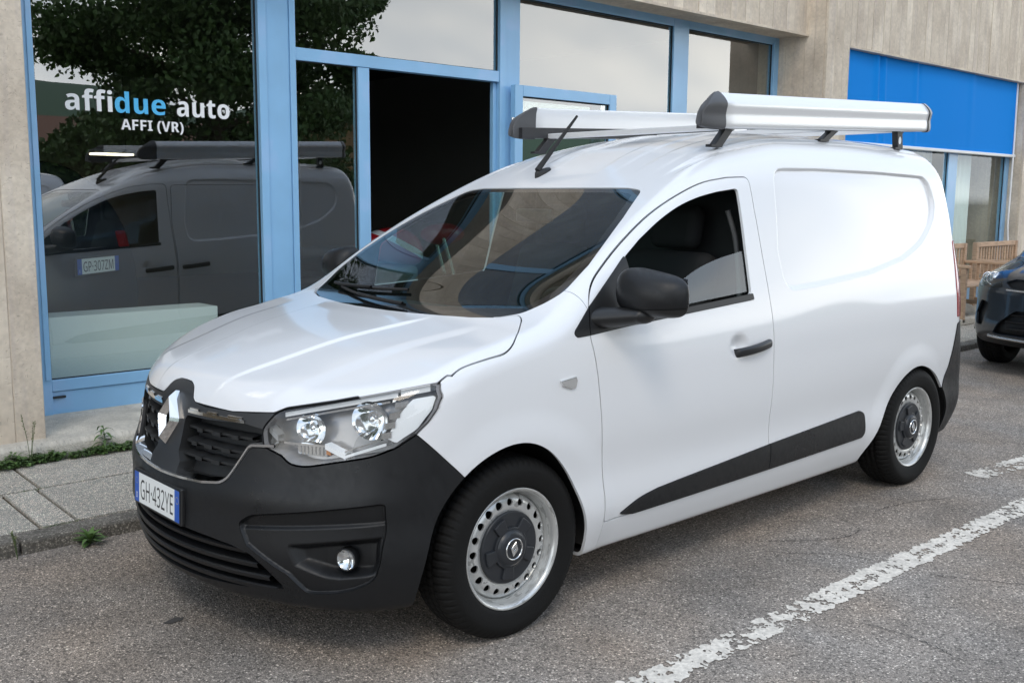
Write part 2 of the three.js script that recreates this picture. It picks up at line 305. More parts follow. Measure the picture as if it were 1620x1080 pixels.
M.seat = std([0.016, 0.0165, 0.018], 0.9);
M.belt = std([0.16, 0.16, 0.165], 0.7);
M.liner = std([0.01, 0.01, 0.0105], 0.95);
// ---------------------------------------------------------------- the shape of the van
// natural cubic spline through points, linear outside
function spline(p) {
  const n = p.length, a = new Float64Array(n), b = new Float64Array(n), m = new Float64Array(n);
  for (let i = 1; i < n - 1; i++) {
    const h0 = p[i][0] - p[i - 1][0], h1 = p[i + 1][0] - p[i][0];
    const r = 6 * ((p[i + 1][1] - p[i][1]) / h1 - (p[i][1] - p[i - 1][1]) / h0) - h0 * b[i - 1];
    const d = 2 * (h0 + h1) - h0 * a[i - 1];
    a[i] = h1 / d; b[i] = r / d;
  }
  for (let i = n - 2; i > 0; i--) m[i] = b[i] - a[i] * m[i + 1];
  const sl = (i) => { const h = p[i + 1][0] - p[i][0]; return (p[i + 1][1] - p[i][1]) / h - h * (2 * m[i] + m[i + 1]) / 6; };
  const s0 = sl(0), hN = p[n - 1][0] - p[n - 2][0], sN = (p[n - 1][1] - p[n - 2][1]) / hN + hN * (m[n - 2] + 2 * m[n - 1]) / 6;
  return (x) => {
    if (x <= p[0][0]) return p[0][1] + s0 * (x - p[0][0]);
    if (x >= p[n - 1][0]) return p[n - 1][1] + sN * (x - p[n - 1][0]);
    let i = 0; while (x > p[i + 1][0]) i++;
    const h = p[i + 1][0] - p[i][0], A = (p[i + 1][0] - x) / h, B = 1 - A;
    return A * p[i][1] + B * p[i + 1][1] + ((A * A * A - A) * m[i] + (B * B * B - B) * m[i + 1]) * h * h / 6;
  };
}
const sstep = (a, b, x) => { const t = Math.min(1, Math.max(0, (x - a) / (b - a))); return t * t * (3 - 2 * t); };
const smax = (a, b, k) => { const h = Math.max(k - Math.abs(a - b), 0) / k; return Math.max(a, b) + h * h * k / 4; };
// --- the van's shape: x to the rear from the front axle, y up, z to its left side
const vTop = spline([[-0.85, 0.8], [-0.77, 0.848], [-0.58, 0.913], [-0.33, 0.979], [-0.07, 1.024], [0.06, 1.058], [0.28, 1.172], [0.53, 1.305], [0.785, 1.428], [0.955, 1.508], [1.14, 1.597], [1.34, 1.68], [1.54, 1.735], [1.75, 1.775], [2.0, 1.792], [2.4, 1.8], [2.9, 1.792], [3.3, 1.77], [3.6, 1.74]]);
const vShift = spline([[-0.9, 0.52], [-0.5, 0.41], [-0.2, 0.28], [0.05, 0.255], [0.4, 0.18], [0.75, 0.06], [1.0, 0], [1.4, 0], [3.6, 0]]);
const vCrown = spline([[-0.9, 0], [0.6, 0], [0.95, 0.015], [1.4, 0.085], [1.8, 0.13], [2.6, 0.145], [3.6, 0.13]]);
const vFront = spline([[0.12, -0.73], [0.19, -0.8], [0.27, -0.838], [0.36, -0.855], [0.48, -0.85], [0.545, -0.848], [0.6, -0.828], [0.66, -0.81], [0.76, -0.79], [0.84, -0.772], [0.95, -0.74]]);
const vRear = spline([[0.2, 3.46], [0.35, 3.51], [0.55, 3.51], [0.7, 3.47], [1.0, 3.45], [1.3, 3.42], [1.6, 3.38], [1.9, 3.32]]);
const vPlan = spline([[-0.6, 0.825], [-0.3, 0.855], [0, 0.865], [0.5, 0.874], [1.4, 0.876], [2.1, 0.87], [2.5, 0.861], [2.8, 0.848], [3.1, 0.834], [3.4, 0.82], [3.6, 0.81]]);
const vSide = spline([[0.1, -0.1], [0.22, -0.05], [0.3, -0.022], [0.38, -0.008], [0.48, -0.012], [0.62, -0.002], [0.8, 0], [0.95, -0.012], [1.05, -0.034], [1.2, -0.078], [1.4, -0.142], [1.55, -0.2], [1.7, -0.27]]);
const vTumble = spline([[-0.5, 1], [0.9, 1], [1.4, 0.8], [1.9, 0.6], [2.6, 0.58], [3.5, 0.62]]);
const vArch = (x, y, cx, cy, r) => { const d = Math.hypot(x - cx, y - cy) - r; return d > -0.3 && d < 0.16 ? 0.011 * (1 - sstep(0, 0.12, d)) : 0; };
// the pressed field in the cargo side: 1 inside, 0 outside, with soft edges
const vField = polygon([[1.61, 1.6, 0.08], [1.95, 1.606], [2.5, 1.603], [3.06, 1.592, 0.1], [3.105, 1.45, 0.1], [3.04, 1.35, 0.1], [2.88, 1.245, 0.12], [2.64, 1.178], [2.29, 1.127], [1.83, 1.095], [1.56, 1.083, 0.1], [1.545, 1.25]]);
function vPress(x, y) { return x < 1.3 || x > 3.2 || y < 1 || y > 1.7 ? 0 : 1 - sstep(-0.014, 0.006, vField(x, y)); }
function vHalf(x, y) {
  let s = vSide(y);
  if (y > 0.8) s *= vTumble(x);
  s -= 0.017 * vPress(x, y);
  s += vArch(x, y, 0, 0.3, 0.372) + vArch(x, y, 2.77, 0.28, 0.36);
  const e = ((x - 1.19) / 0.075) ** 2 + ((y - 0.885) / 0.055) ** 2;      // the cup behind the door handle
  if (e < 1) s -= 0.022 * (1 - e) * (1 - e);
  return vPlan(x) + s;
}
// pressings of the hood and the roof
function vRelief(x, z) {
  if (x < 0.1) {
    const w = sstep(-0.85, -0.55, x) * (1 - sstep(-0.08, 0.06, x));
    const c1 = 0.2 + 0.19 * (x + 0.75), c2 = 0.5 + 0.17 * (x + 0.55);
    return w * (0.0075 * (1 - sstep(-0.009, 0.011, z - c1)) - 0.006 * sstep(-0.04, 0.03, z - c2));
  }
  if (x > 1.05) {
    const w = sstep(1.05, 1.3, x) * (1 - sstep(3.1, 3.3, x));
    return w * 0.0035 * (sstep(0.14, 0.17, z) - sstep(0.24, 0.27, z) + sstep(0.36, 0.39, z) - sstep(0.46, 0.49, z)) - w * 0.012 * (sstep(0.545, 0.56, z) - sstep(0.585, 0.6, z));
  }
  return 0;
}
const vK = spline([[-0.9, 0.07], [-0.3, 0.075], [0.1, 0.075], [0.4, 0.065], [0.8, 0.07], [1.2, 0.1], [1.6, 0.17], [2.5, 0.19], [3.6, 0.15]]);
function vanField(x, y, z) {
  z = Math.abs(z);
  const side = z - vHalf(x, y);
  const s = vShift(x), u = x - s * z * z, e = 1e-3;
  const t = vTop(u), dt = (vTop(u + e) - t) / e;
  const top = (y - t - vRelief(x, z) + vCrown(x) * z * z) / Math.sqrt(1 + dt * dt);
  const pl = 0.43 * z * z + 0.28 * Math.pow(z, 6), dp = 0.86 * z + 1.68 * Math.pow(z, 5);
  const front = (vFront(y) + pl - x) / Math.sqrt(1 + dp * dp);
  const rear = x - vRear(y) + 0.1 * z * z;
  let f = smax(side, top, Math.max(0.04, vK(x)));
  f = smax(f, front, 0.07);
  f = smax(f, rear, 0.12);
  return smax(f, 0.19 - y, 0.03);
}
// ---------------------------------------------------------------- ground
const KERB = -1.06, WALL = -2.85;
const asphaltStones = stones(2048, 540, 7);
const asphaltMap = (() => { const n = 2048, s = asphaltStones;
  const lay = (m, fn) => { const d = new Float32Array(m * m); for (let j = 0; j < m; j++) for (let i = 0; i < m; i++) d[j * m + i] = fn(i / m, j / m); return (u, v) => { const x = u * m, y = v * m, i = Math.floor(x), k = Math.floor(y), a = x - i, b = y - k, at = (p, q) => d[(q % m) * m + p % m]; return mix(mix(at(i, k), at(i + 1, k), a), mix(at(i, k + 1), at(i + 1, k + 1), a), b); }; };
  const coarse = lay(384, (u, v) => 1 + 0.24 * (fbm(u * 4, v * 4, 4, 12, 4) - 0.5) + 0.16 * (fbm(u * 22, v * 22, 3, 14, 22) - 0.5) + 0.1 * (streak(u * 3, v * 17, 3, 17, 16) - 0.5)), tint = lay(128, (u, v) => fbm(u * 9, v * 9, 3, 19, 9) - 0.5);
  return dataMap(n, (u, v, i, j) => {
  const k = j * n + i, t = s.tone[k], body = sstep(0.05, 0.28, s.edge[k]);
  let c = mix(0.43, 0.52 + 0.26 * Math.pow(t, 1.4), body) * (0.93 + 0.14 * noise2(u * 800, v * 800, 8, 800)); if (t > 0.95) c *= 1.2; if (t < 0.12) c *= 0.78;
  c *= coarse(u, v);
  const w = tint(u, v); return [c * (1.03 + 0.07 * w), c, c * (0.965 - 0.07 * w)];
}, true); })();
const asphaltBump = dataMap(1024, (u, v, i, j) => { const k = 2 * j * 2048 + 2 * i; return [clamp(sstep(0.02, 0.4, asphaltStones.edge[k]) * (0.5 + 0.5 * asphaltStones.tone[k]), 0, 1)]; });
M.asphalt = std([0.93, 0.855, 0.785], 0.92, { map: sized(asphaltMap, 3.4), bumpMap: sized(asphaltBump, 3.4), bumpScale: 0.0035 });
{ // one flat sheet out to the horizon
  const g = new THREE.PlaneGeometry(840, 840, 4, 4); g.rotateX(-Math.PI / 2); struct('road', metreUV(g), M.asphalt);
}
{ // a small dark oil drip in front of the van
  const R = rng(83), s = new THREE.Shape(); for (let i = 0; i <= 40; i++) { const a = i / 40 * Math.PI * 2, r = 0.019 * (0.7 + 0.6 * noise2(Math.cos(a) * 2 + 5, Math.sin(a) * 2 + 5, 3)); i ? s.lineTo(1.7 * r * Math.cos(a), r * Math.sin(a)) : s.moveTo(1.7 * r, 0); }
  const g = new THREE.ShapeGeometry(s, 8); g.rotateX(-Math.PI / 2); g.translate(-0.805, 0.003, -0.036); const m = mesh('oil_stain', g, std([0.07, 0.066, 0.063], 0.8)); tag(m, 'small dark oil stain on the asphalt in front of the van', 'stain');
}
// worn road paint: a grid of small cells cut along a noise field
function paintPatch(name, ax, az, bx, bz, width, seed, wear, label) {
  const L = Math.hypot(bx - ax, bz - az), dx = (bx - ax) / L, dz = (bz - az) / L, h = 0.007, n = Math.ceil(L / h), w = Math.ceil(width * 1.2 / h), p = [], nn = [], t = [];
  for (let i = 0; i <= n; i++) for (let j = 0; j <= w; j++) { const s = i * h, q = (j / w - 0.5) * width * 1.2; p.push(ax + dx * s - dz * q, 0.003, az + dz * s + dx * q); nn.push(0, 1, 0); if (i && j) { const A = (i - 1) * (w + 1) + j - 1; t.push(A, A + 1, A + w + 1, A + 1, A + w + 2, A + w + 1); } }
  const m = { p: Float32Array.from(p), n: Float32Array.from(nn), t: Uint32Array.from(t) };
  const out = clip(m, (x, y, z) => {
    const s = (x - ax) * dx + (z - az) * dz, q = Math.abs(-(x - ax) * dz + (z - az) * dx) / (width / 2);
    const big = fbm(s * 3.2 + seed, q * 1.2 + seed, 3, 201), small = fbm(x * 34, z * 34, 3, 211), tiny = fbm(x * 110, z * 110, 2, 221);
    const end = Math.min(s, L - s) / 0.08;
    const k = 0.5 * big + 0.5 * small + 0.5 * tiny; const edge = sstep(0.72, 1.08, q + 0.25 * (small - 0.5));
    return k - (wear - edge * 0.6 - sstep(1, 0, end) * 0.5);
  });
  const g = geo(out); const uv = new Float32Array(out.p.length / 3 * 2); for (let i = 0; i < uv.length / 2; i++) { uv[2 * i] = out.p[3 * i]; uv[2 * i + 1] = out.p[3 * i + 2]; } g.setAttribute('uv', new THREE.BufferAttribute(uv, 2));
  return struct(name, g, M.roadPaint);
}
M.roadPaint = std([0.86, 0.83, 0.78], 0.85, { map: sized(dataMap(512, (u, v) => { const a = fbm(u * 12, v * 12, 4, 231, 12), b = fbm(u * 90, v * 90, 2, 235, 90); const k = 0.9 + 0.18 * (a - 0.5) + 0.22 * (b - 0.5); return [k, k * 0.985, k * 0.96]; }, true), 0.9), bumpMap: sized(asphaltBump, 3.4), bumpScale: 0.002 });
paintPatch('road_marking', -0.35, 1.352, 4.6, 1.415, 0.145, 3, 0.87);
paintPatch('road_marking', 3.18, 0.99, 4.4, 1.14, 0.17, 17, 0.8);
// cracks: thin, branching lines filled with dark dirt
{
  const R = rng(77), lines = [[[1.55, 1.42], [1.68, 1.62], [1.82, 1.86], [2.05, 2.1]], [[1.35, 0.93], [1.45, 1.05], [1.56, 1.16], [1.6, 1.3]], [[1.42, 0.82], [1.62, 0.98], [1.8, 1.06], [1.95, 1.05]], [[0.98, 1.55], [1.0, 1.75], [0.95, 1.95]], [[2.2, 0.95], [2.5, 1.0], [2.75, 1.12]]];
  const p = [], t = [];
  for (const l of lines) {
    const q = new THREE.CatmullRomCurve3(l.map(([x, z]) => V3(x, 0, z))).getPoints(l.length * 14).map((v) => [v.x + (R() - 0.5) * 0.012, v.z + (R() - 0.5) * 0.012]);
    q.forEach(([x, z], i) => { const a = q[Math.max(0, i - 1)], b = q[Math.min(q.length - 1, i + 1)], dx = b[0] - a[0], dz = b[1] - a[1], L = Math.hypot(dx, dz), w = (0.0008 + 0.0018 * R()) * Math.min(1, i / 5, (q.length - 1 - i) / 8 + 0.15), s = p.length / 3; p.push(x - dz / L * w, 0.0042, z + dx / L * w, x + dz / L * w, 0.0042, z - dx / L * w); if (i) t.push(s - 2, s, s - 1, s - 1, s, s + 1); });
  }
  const g = new THREE.BufferGeometry(); g.setAttribute('position', new THREE.Float32BufferAttribute(p, 3)); g.setIndex(t); g.computeVertexNormals(); struct('road_crack', g, std([0.035, 0.033, 0.03], 1)).userData.kind = 'structure';
}
// pavement: kerb stones and washed-gravel slabs on a slightly rising bed
const paveY = (z) => 0.06 + 0.036 * (-z - 1.2);
const gravelStones = stones(1024, 95, 11);
const gravelMap = dataMap(1024, (u, v, i, j) => { const k = j * 1024 + i, t = gravelStones.tone[k], b = sstep(0.06, 0.22, gravelStones.edge[k]); let c = mix(0.5, 0.74 + 0.26 * t, b); c *= 0.97 + 0.12 * fbm(u * 8, v * 8, 3, 51, 8); return [c * (1.0 + 0.05 * (t - 0.5)), c * 0.972, c * (0.93 - 0.05 * (t > 0.7 ? t - 0.7 : 0))]; }, true);
const gravelBump = dataMap(1024, (u, v, i, j) => [sstep(0.0, 0.5, gravelStones.edge[j * 1024 + i])]);
M.slab = [1.08, 1.0, 1.1, 0.96].map((k, i) => std([k, k * 0.985, k * 0.95], 0.9, { map: sized(gravelMap, 0.72 + 0.05 * i), bumpMap: sized(gravelBump, 0.72 + 0.05 * i), bumpScale: 0.006 }));
const kerbStones = stones(512, 70, 15);
const kerbMap = dataMap(512, (u, v, i, j) => { const k = j * 512 + i, t = kerbStones.tone[k]; let c = mix(0.34, 0.36 + 0.3 * t * t, sstep(0.05, 0.2, kerbStones.edge[k])) * (0.85 + 0.3 * fbm(u * 7, v * 7, 4, 55, 7)); return [c, c * 0.975, c * 0.93]; }, true);
M.kerb = std([1.0, 0.97, 0.92], 0.95, { map: sized(kerbMap, 0.5), bumpMap: sized(concreteBump, 0.3), bumpScale: 0.006 });
M.soil = std([0.13, 0.1, 0.07], 1, { bumpMap: sized(concreteBump, 0.2), bumpScale: 0.02, map: sized(dataMap(256, (u, v) => { const a = fbm(u * 24, v * 24, 4, 59, 24); return [0.5 + a * 0.7, 0.45 + a * 0.7, 0.36 + a * 0.6]; }, true), 0.4) });
{
  const bed = new THREE.Group(); bed.name = 'pavement'; scene.add(bed); tag(bed, null, null, null, 'structure');
  const base = box(-30, 40, -0.05, 0.0, -2.25, KERB - 0.08); base.attributes.position.needsUpdate = true;
  { const q = base.attributes.position; for (let i = 0; i < q.count; i++) if (q.getY(i) > -0.01) q.setY(i, paveY(q.getZ(i)) - 0.007 - (q.getZ(i) > -1.2 ? 0.014 : 0)); base.computeVertexNormals(); }
  mesh('joint_soil', base, M.soil, bed);
  const R = rng(5), slab = (x0, x1, z0, z1, k) => {
    const j = 0.006, g = rbox(x0 + j, x1 - j, -0.04, 0, z0 + j, z1 - j, 0.008, 2), q = g.attributes.position, lift = (R() - 0.5) * 0.006, tx = (R() - 0.5) * 0.006, cx = (x0 + x1) / 2;
    for (let i = 0; i < q.count; i++) q.setY(i, q.getY(i) + paveY(q.getZ(i)) + lift + tx * (q.getX(i) - cx)); g.computeVertexNormals();
    const uvs = g.attributes.uv, o = [R() * 7, R() * 7]; for (let i = 0; i < uvs.count; i++) uvs.setXY(i, uvs.getX(i) + o[0], uvs.getY(i) + o[1]);
    mesh('paving_slab', g, M.slab[k % 4], bed);
  };
  let k = 0;
  const front = [-2.9, -1.9, -0.87, -0.72, 0.28, 1.28, 2.28, 3.28, 4.28, 5.28, 6.28, 7.28, 8.28, 9.28, 10.28, 11.28, 12.28, 13.28], back = [-2.8, -1.72, -0.7, 0.3, 1.3, 2.3, 3.3, 4.3, 5.3, 6.3, 7.3, 8.3, 9.3, 10.3, 11.3, 12.3, 13.3];
  for (let i = 1; i < front.length; i++) slab(front[i - 1], front[i], -1.74, -1.2, k++);
  for (let i = 1; i < back.length; i++) slab(back[i - 1], back[i], -2.205, -1.745, k++ + 1);
  for (let x = -9.03; x < 20; x += 1.005) { // kerb stones
    const g = rbox(x + 0.003, x + 1.002, -0.1, 0.062, -1.198, KERB, 0.018, 3), q = g.attributes.position, a = (R() - 0.5) * 0.006; for (let i = 0; i < q.count; i++) { q.setY(i, q.getY(i) + a); if (q.getY(i) > 0.03) q.setZ(i, q.getZ(i) - (q.getZ(i) > -1.1 ? 0.012 : 0)); }
    const uvs = g.attributes.uv, o = R() * 5; for (let i = 0; i < uvs.count; i++) uvs.setX(i, uvs.getX(i) + o);
    mesh('kerb_stone', g, M.kerb, bed);
  }
}
// ---------------------------------------------------------------- the building
const hall = thing('concrete_showroom', 'board-marked concrete showroom building with blue framed glazing behind the van', 'building', [0, 0, WALL]);
const H = (name, g, m, parent = hall) => { g.translate(0, 0, -WALL); return mesh(name, g, m, parent); };
const Rb = rng(31);
// rough, uneven concrete step below the glazing
{
  const n = 420, p = [], uv = [], t = [], prof = [[-2.19, 0.05], [-2.185, 0.12], [-2.19, 0.165], [-2.215, 0.186], [-2.26, 0.19], [-2.5, 0.192], [-2.8, 0.195], [-3.0, 0.195]], K = prof.length;
  for (let i = 0; i <= n; i++) { const x = mix(-9, 13.5, i / n); prof.forEach(([z, y], k) => { const a = fbm(x * 3 + 4, z * 9 + y * 9, 3, 171) - 0.5, b = fbm(x * 14, z * 20 + y * 20, 2, 175) - 0.5; p.push(x, y + (k > 1 && k < 6 ? 0.016 * a + 0.006 * b : 0), z + (k < 5 ? 0.05 * a + 0.014 * b : 0)); uv.push(x, z * 1.0 + y * 1.4); if (i && k) { const A = (i - 1) * K + k - 1; t.push(A, A + K, A + 1, A + 1, A + K, A + K + 1); } }); }
  const g = new THREE.BufferGeometry(); g.setAttribute('position', new THREE.Float32BufferAttribute(p, 3)); g.setAttribute('uv', new THREE.Float32BufferAttribute(uv, 2)); g.setIndex(t); g.computeVertexNormals(); H('plinth', g, M.plinth);
}
// board-marked concrete: strips a hand wide, each a little proud or sunk, with thin fins of grout between
function boards(x0, x1, y0, y1, z, parent, mats = [M.concrete, M.concreteB, M.concreteC]) {
  const lists = mats.map(() => []); let x = x0;
  while (x < x1 - 0.01) { const w = Math.min(0.085 + 0.05 * Rb(), x1 - x); const d = (Rb() - 0.5) * 0.006, g = box(x, x + w - 0.0025, y0, y1, z - 0.06, z + d), u = g.attributes.uv, o = Rb() * 9; for (let i = 0; i < u.count; i++) u.setXY(i, u.getX(i) + o, u.getY(i) + o * 0.7); lists[Math.floor(Rb() * mats.length)].push(g); x += w; }
  lists.forEach((l, i) => { if (l.length) { const m = H('concrete_face', merge(l), mats[i], parent); m.userData.kind = 'stuff'; } });
  H('concrete_core', box(x0, x1, y0, y1, z - 0.5, z - 0.008), M.concreteB, parent);
}
function pillar(x0, x1) {
  const g = new THREE.Group(); g.name = 'pillar'; hall.add(g);
  H('pillar_core', rbox(x0 + 0.004, x1 - 0.004, 0.18, 6.0, -3.1, -2.304, 0.012), M.concreteB, g);
  const mats = [M.concrete, M.concreteC, M.concreteB]; let x = x0, k = 0; while (x < x1 - 0.01) { const w = Math.min(0.15, x1 - x), d = (Rb() - 0.5) * 0.004, q = rbox(x + 0.001, x + w - 0.001, 0.18, 5.995, -2.33, -2.3 + d, 0.005), u = q.attributes.uv; for (let i = 0; i < u.count; i++) u.setXY(i, u.getX(i) + k * 3.1, u.getY(i) + k * 1.7); H('pillar_board', q, mats[k++ % 3], g); x += w; }
  { const l = []; for (let z = -3.1; z < -2.35; z += 0.11) l.push(box(x0 - 0.002 + (Rb() - 0.5) * 0.004, x0 + 0.02, 0.18, 5.99, z, z + 0.108)); H('pillar_flank', merge(l), M.concreteB, g).userData.kind = 'stuff'; }
}
for (const [a, b] of [[-8.86, -8.41], [-0.935, -0.478], [7.045, 7.475], [12.05, 12.6]]) pillar(a, b);
boards(-8.41, -0.935, 3.1, 3.78, -2.52, hall); boards(-0.478, 7.045, 3.1, 3.78, -2.52, hall); boards(7.475, 12.05, 3.03, 6.0, -2.36, hall); boards(12.6, 20, 0.15, 6, -2.4, hall); boards(-16, -8.86, 0.15, 6, -2.5, hall);
for (const [a, b, z, y] of [[-8.41, -0.935, -2.508, 3.085], [-0.478, 7.045, -2.508, 3.085], [7.475, 12.05, -2.348, 3.015]]) H('drip_edge', box(a, b, y, y + 0.022, z - 0.08, z), M.concreteC);
H('roof_slab', box(-16, 20, 5.9, 6.1, -14, -2.6), M.concreteB);
// hall interior: floor, ceiling, walls
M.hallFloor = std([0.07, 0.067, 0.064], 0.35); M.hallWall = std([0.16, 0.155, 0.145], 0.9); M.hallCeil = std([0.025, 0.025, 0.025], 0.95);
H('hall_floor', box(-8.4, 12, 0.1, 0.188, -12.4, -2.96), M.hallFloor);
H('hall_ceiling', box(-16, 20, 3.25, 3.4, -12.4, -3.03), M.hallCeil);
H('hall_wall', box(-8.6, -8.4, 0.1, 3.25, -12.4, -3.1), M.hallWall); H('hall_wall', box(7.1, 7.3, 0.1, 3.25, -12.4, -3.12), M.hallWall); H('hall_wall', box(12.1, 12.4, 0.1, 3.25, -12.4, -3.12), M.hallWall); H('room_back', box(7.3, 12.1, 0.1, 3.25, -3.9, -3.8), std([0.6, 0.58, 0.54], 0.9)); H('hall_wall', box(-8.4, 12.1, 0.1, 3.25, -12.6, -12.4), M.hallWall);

// blue aluminium glazing
const FZ = -2.85;
const bar = (name, x0, x1, y0, y1, z0 = FZ - 0.07, z1 = FZ, parent = hall, m = M.frame) => H(name, rbox(x0, x1, y0, y1, z0, z1, 0.004, 2), m, parent);
function pane(x0, x1, y0, y1, z = FZ - 0.03, parent = hall, name = 'window_pane', mat = M.glazing) {
  const w = new THREE.Group(); w.name = 'window'; parent.add(w);
  const g = new THREE.PlaneGeometry(x1 - x0 + 0.02, y1 - y0 + 0.02, 1, 1); g.translate((x0 + x1) / 2, (y0 + y1) / 2, z); H(name, g, mat, w);
  const b = 0.006; for (const q of [[x0, x0 + b, y0, y1], [x1 - b, x1, y0, y1], [x0 + b, x1 - b, y0, y0 + b], [x0 + b, x1 - b, y1 - b, y1]]) H('gasket', box(q[0], q[1], q[2], q[3], z + 0.001, z + 0.012), M.rubber, w);
  return w;
}
// main bay
bar('window_jamb', -0.42, -0.264, 0.19, 3.24); bar('window_jamb', -0.3, -0.268, 0.4, 3.05, FZ - 0.05, FZ + 0.012);
bar('sill_rail', -0.264, 1.114, 0.33, 0.398); bar('sill_panel', -0.264, 1.114, 0.192, 0.327, FZ - 0.06, FZ - 0.012); bar('sill_rail', 1.392, 1.883, 0.33, 0.398); bar('sill_panel', 1.392, 1.883, 0.192, 0.327, FZ - 0.06, FZ - 0.012);
bar('post', 1.116, 1.172, 0.192, 3.24, FZ - 0.07, FZ + 0.014); bar('post', 1.174, 1.345, 0.192, 3.24, FZ - 0.07, FZ); bar('post', 1.347, 1.39, 0.192, 3.24, FZ - 0.07, FZ + 0.01);
bar('transom', 1.392, 3.198, 2.361, 2.444, FZ - 0.07, FZ + 0.004); bar('mullion', 1.885, 1.98, 0.192, 2.359);
bar('post', 3.2, 3.264, 0.192, 3.24, FZ - 0.07, FZ + 0.012); bar('post', 3.266, 3.42, 0.192, 3.24); bar('door_stop', 3.165, 3.198, 0.192, 2.359, FZ - 0.07, FZ - 0.03); bar('post', 5.34, 5.56, 0.192, 3.24); bar('window_jamb', 6.975, 7.043, 0.192, 3.24); bar('window_jamb', 6.945, 6.973, 0.4, 3.05, FZ - 0.06, FZ + 0.012);
bar('head_rail', -0.264, 1.114, 3.03, 3.24); bar('head_rail', 1.392, 3.198, 3.03, 3.24); bar('head_rail', 3.422, 5.338, 3.03, 3.24); bar('head_rail', 5.562, 6.973, 3.03, 3.24);
bar('sill_rail', 3.422, 5.338, 0.192, 0.398); bar('sill_rail', 5.562, 6.943, 0.192, 0.398);
pane(-0.264, 1.114, 0.398, 3.03); pane(1.392, 1.883, 0.398, 2.361); pane(1.392, 3.198, 2.444, 3.03); pane(3.422, 5.338, 0.398, 3.03); pane(5.562, 6.943, 0.398, 3.03);
bar('lock_plate', -0.262, -0.19, 0.288, 0.302, FZ - 0.012, FZ + 0.004, hall, M.frameDark);
// left bay and its doors, seen only as a reflection in the van's windscreen
for (const [a, b] of [[-8.41, -8.33], [-6.5, -6.3], [-4.7, -4.5], [-2.8, -2.6], [-1.0, -0.935]]) bar('post', a, b, 0.192, 3.24);
for (const [a, b] of [[-8.33, -6.5], [-6.3, -4.7], [-4.5, -2.8], [-2.6, -1.0]]) { bar('sill_rail', a + 0.002, b - 0.002, 0.192, 0.398); bar('head_rail', a + 0.002, b - 0.002, 3.03, 3.24); bar('transom', a + 0.002, b - 0.002, 2.361, 2.444); pane(a, b, 0.398, 2.361); pane(a, b, 2.444, 3.03); }
// right bay: windows with drawn curtains
{
  const z0 = -2.55, z1 = -2.48;
  for (const [a, b] of [[7.476, 7.56], [8.7, 8.86], [10.25, 10.49], [11.93, 12.046]]) bar('post', a, b, 0.192, 3.2, z0, z1);
  for (const [a, b] of [[7.56, 8.7], [8.86, 10.25], [10.49, 11.93]]) { bar('sill_rail', a + 0.002, b - 0.002, 0.192, 0.45, z0, z1); pane(a, b, 0.45, 3.1, z1 - 0.03, hall, 'window_pane', M.clearGlazing); bar('head_rail', a + 0.002, b - 0.002, 3.1, 3.2, z0, z1); }
}
// upper floor: a ribbon of windows set back above the lintel beam, mirrored in the windscreen
for (const [a, b] of [[-8.41, -0.935], [-0.478, 7.045]]) {
  bar('upper_sill', a + 0.002, b - 0.002, 3.86, 3.98, FZ - 0.07, FZ); bar('upper_head', a + 0.002, b - 0.002, 5.5, 5.62, FZ - 0.07, FZ); H('upper_ledge', box(a + 0.002, b - 0.002, 3.782, 3.858, -3.1, FZ - 0.02), M.frameDark);
  const n = 4, w = (b - a) / n; for (let i = 0; i < n; i++) { bar('post', a + i * w + 0.004, a + i * w + 0.12, 3.982, 5.498, FZ - 0.07, FZ + 0.01); pane(a + i * w + 0.12, a + (i + 1) * w, 3.98, 5.5); }
  H('upper_fascia', box(a + 0.002, b - 0.002, 5.622, 5.99, FZ - 0.2, FZ + 0.1), M.concrete);
}
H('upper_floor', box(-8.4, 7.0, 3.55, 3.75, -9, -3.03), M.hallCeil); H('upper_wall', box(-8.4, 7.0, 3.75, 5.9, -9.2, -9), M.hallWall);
// the open door leaf, folded back flat against the glazing
{
  const leaf = thing('glass_door', 'blue framed glass door swung wide open against the shop window', 'door', [3.29, 0.2, -2.79]);
  const B = (n, x0, x1, y0, y1, m = M.frame) => mesh(n, rbox(x0, x1, y0, y1, -0.025, 0.03, 0.004, 2), m, leaf);
  B('stile', 0.0, 0.085, 0, 2.145); B('stile', 1.1, 1.185, 0, 2.145); B('door_rail', 0.087, 1.098, 2.06, 2.145); B('door_rail', 0.087, 1.098, 0, 0.25);
  const g = new THREE.PlaneGeometry(1.013, 1.81); g.translate(0.5925, 1.155, 0); mesh('door_pane', g, M.glazing, leaf);
  for (const q of [[0.087, 0.095, 0.25, 2.06], [1.09, 1.098, 0.25, 2.06], [0.095, 1.09, 2.052, 2.06]]) mesh('gasket', box(q[0], q[1], q[2], q[3], 0.001, 0.016), M.rubber, leaf);
  for (const y of [1.83, 1.1, 0.25]) { const h = new THREE.CylinderGeometry(0.012, 0.012, 0.06, 16); h.translate(-0.026, y + 0.03, 0.03); mesh('hinge', h, M.chromeSoft, leaf); const h2 = new THREE.CylinderGeometry(0.012, 0.012, 0.05, 16); h2.translate(-0.026, y - 0.03, 0.03); mesh('hinge', h2, M.chromeSoft, leaf); }
  const hd = tube([[1.14, 0.95, 0.03], [1.14, 0.96, 0.08], [1.14, 1.25, 0.08], [1.14, 1.26, 0.03]], 0.012, 10); mesh('door_pull', hd, M.frameDark, leaf);
}
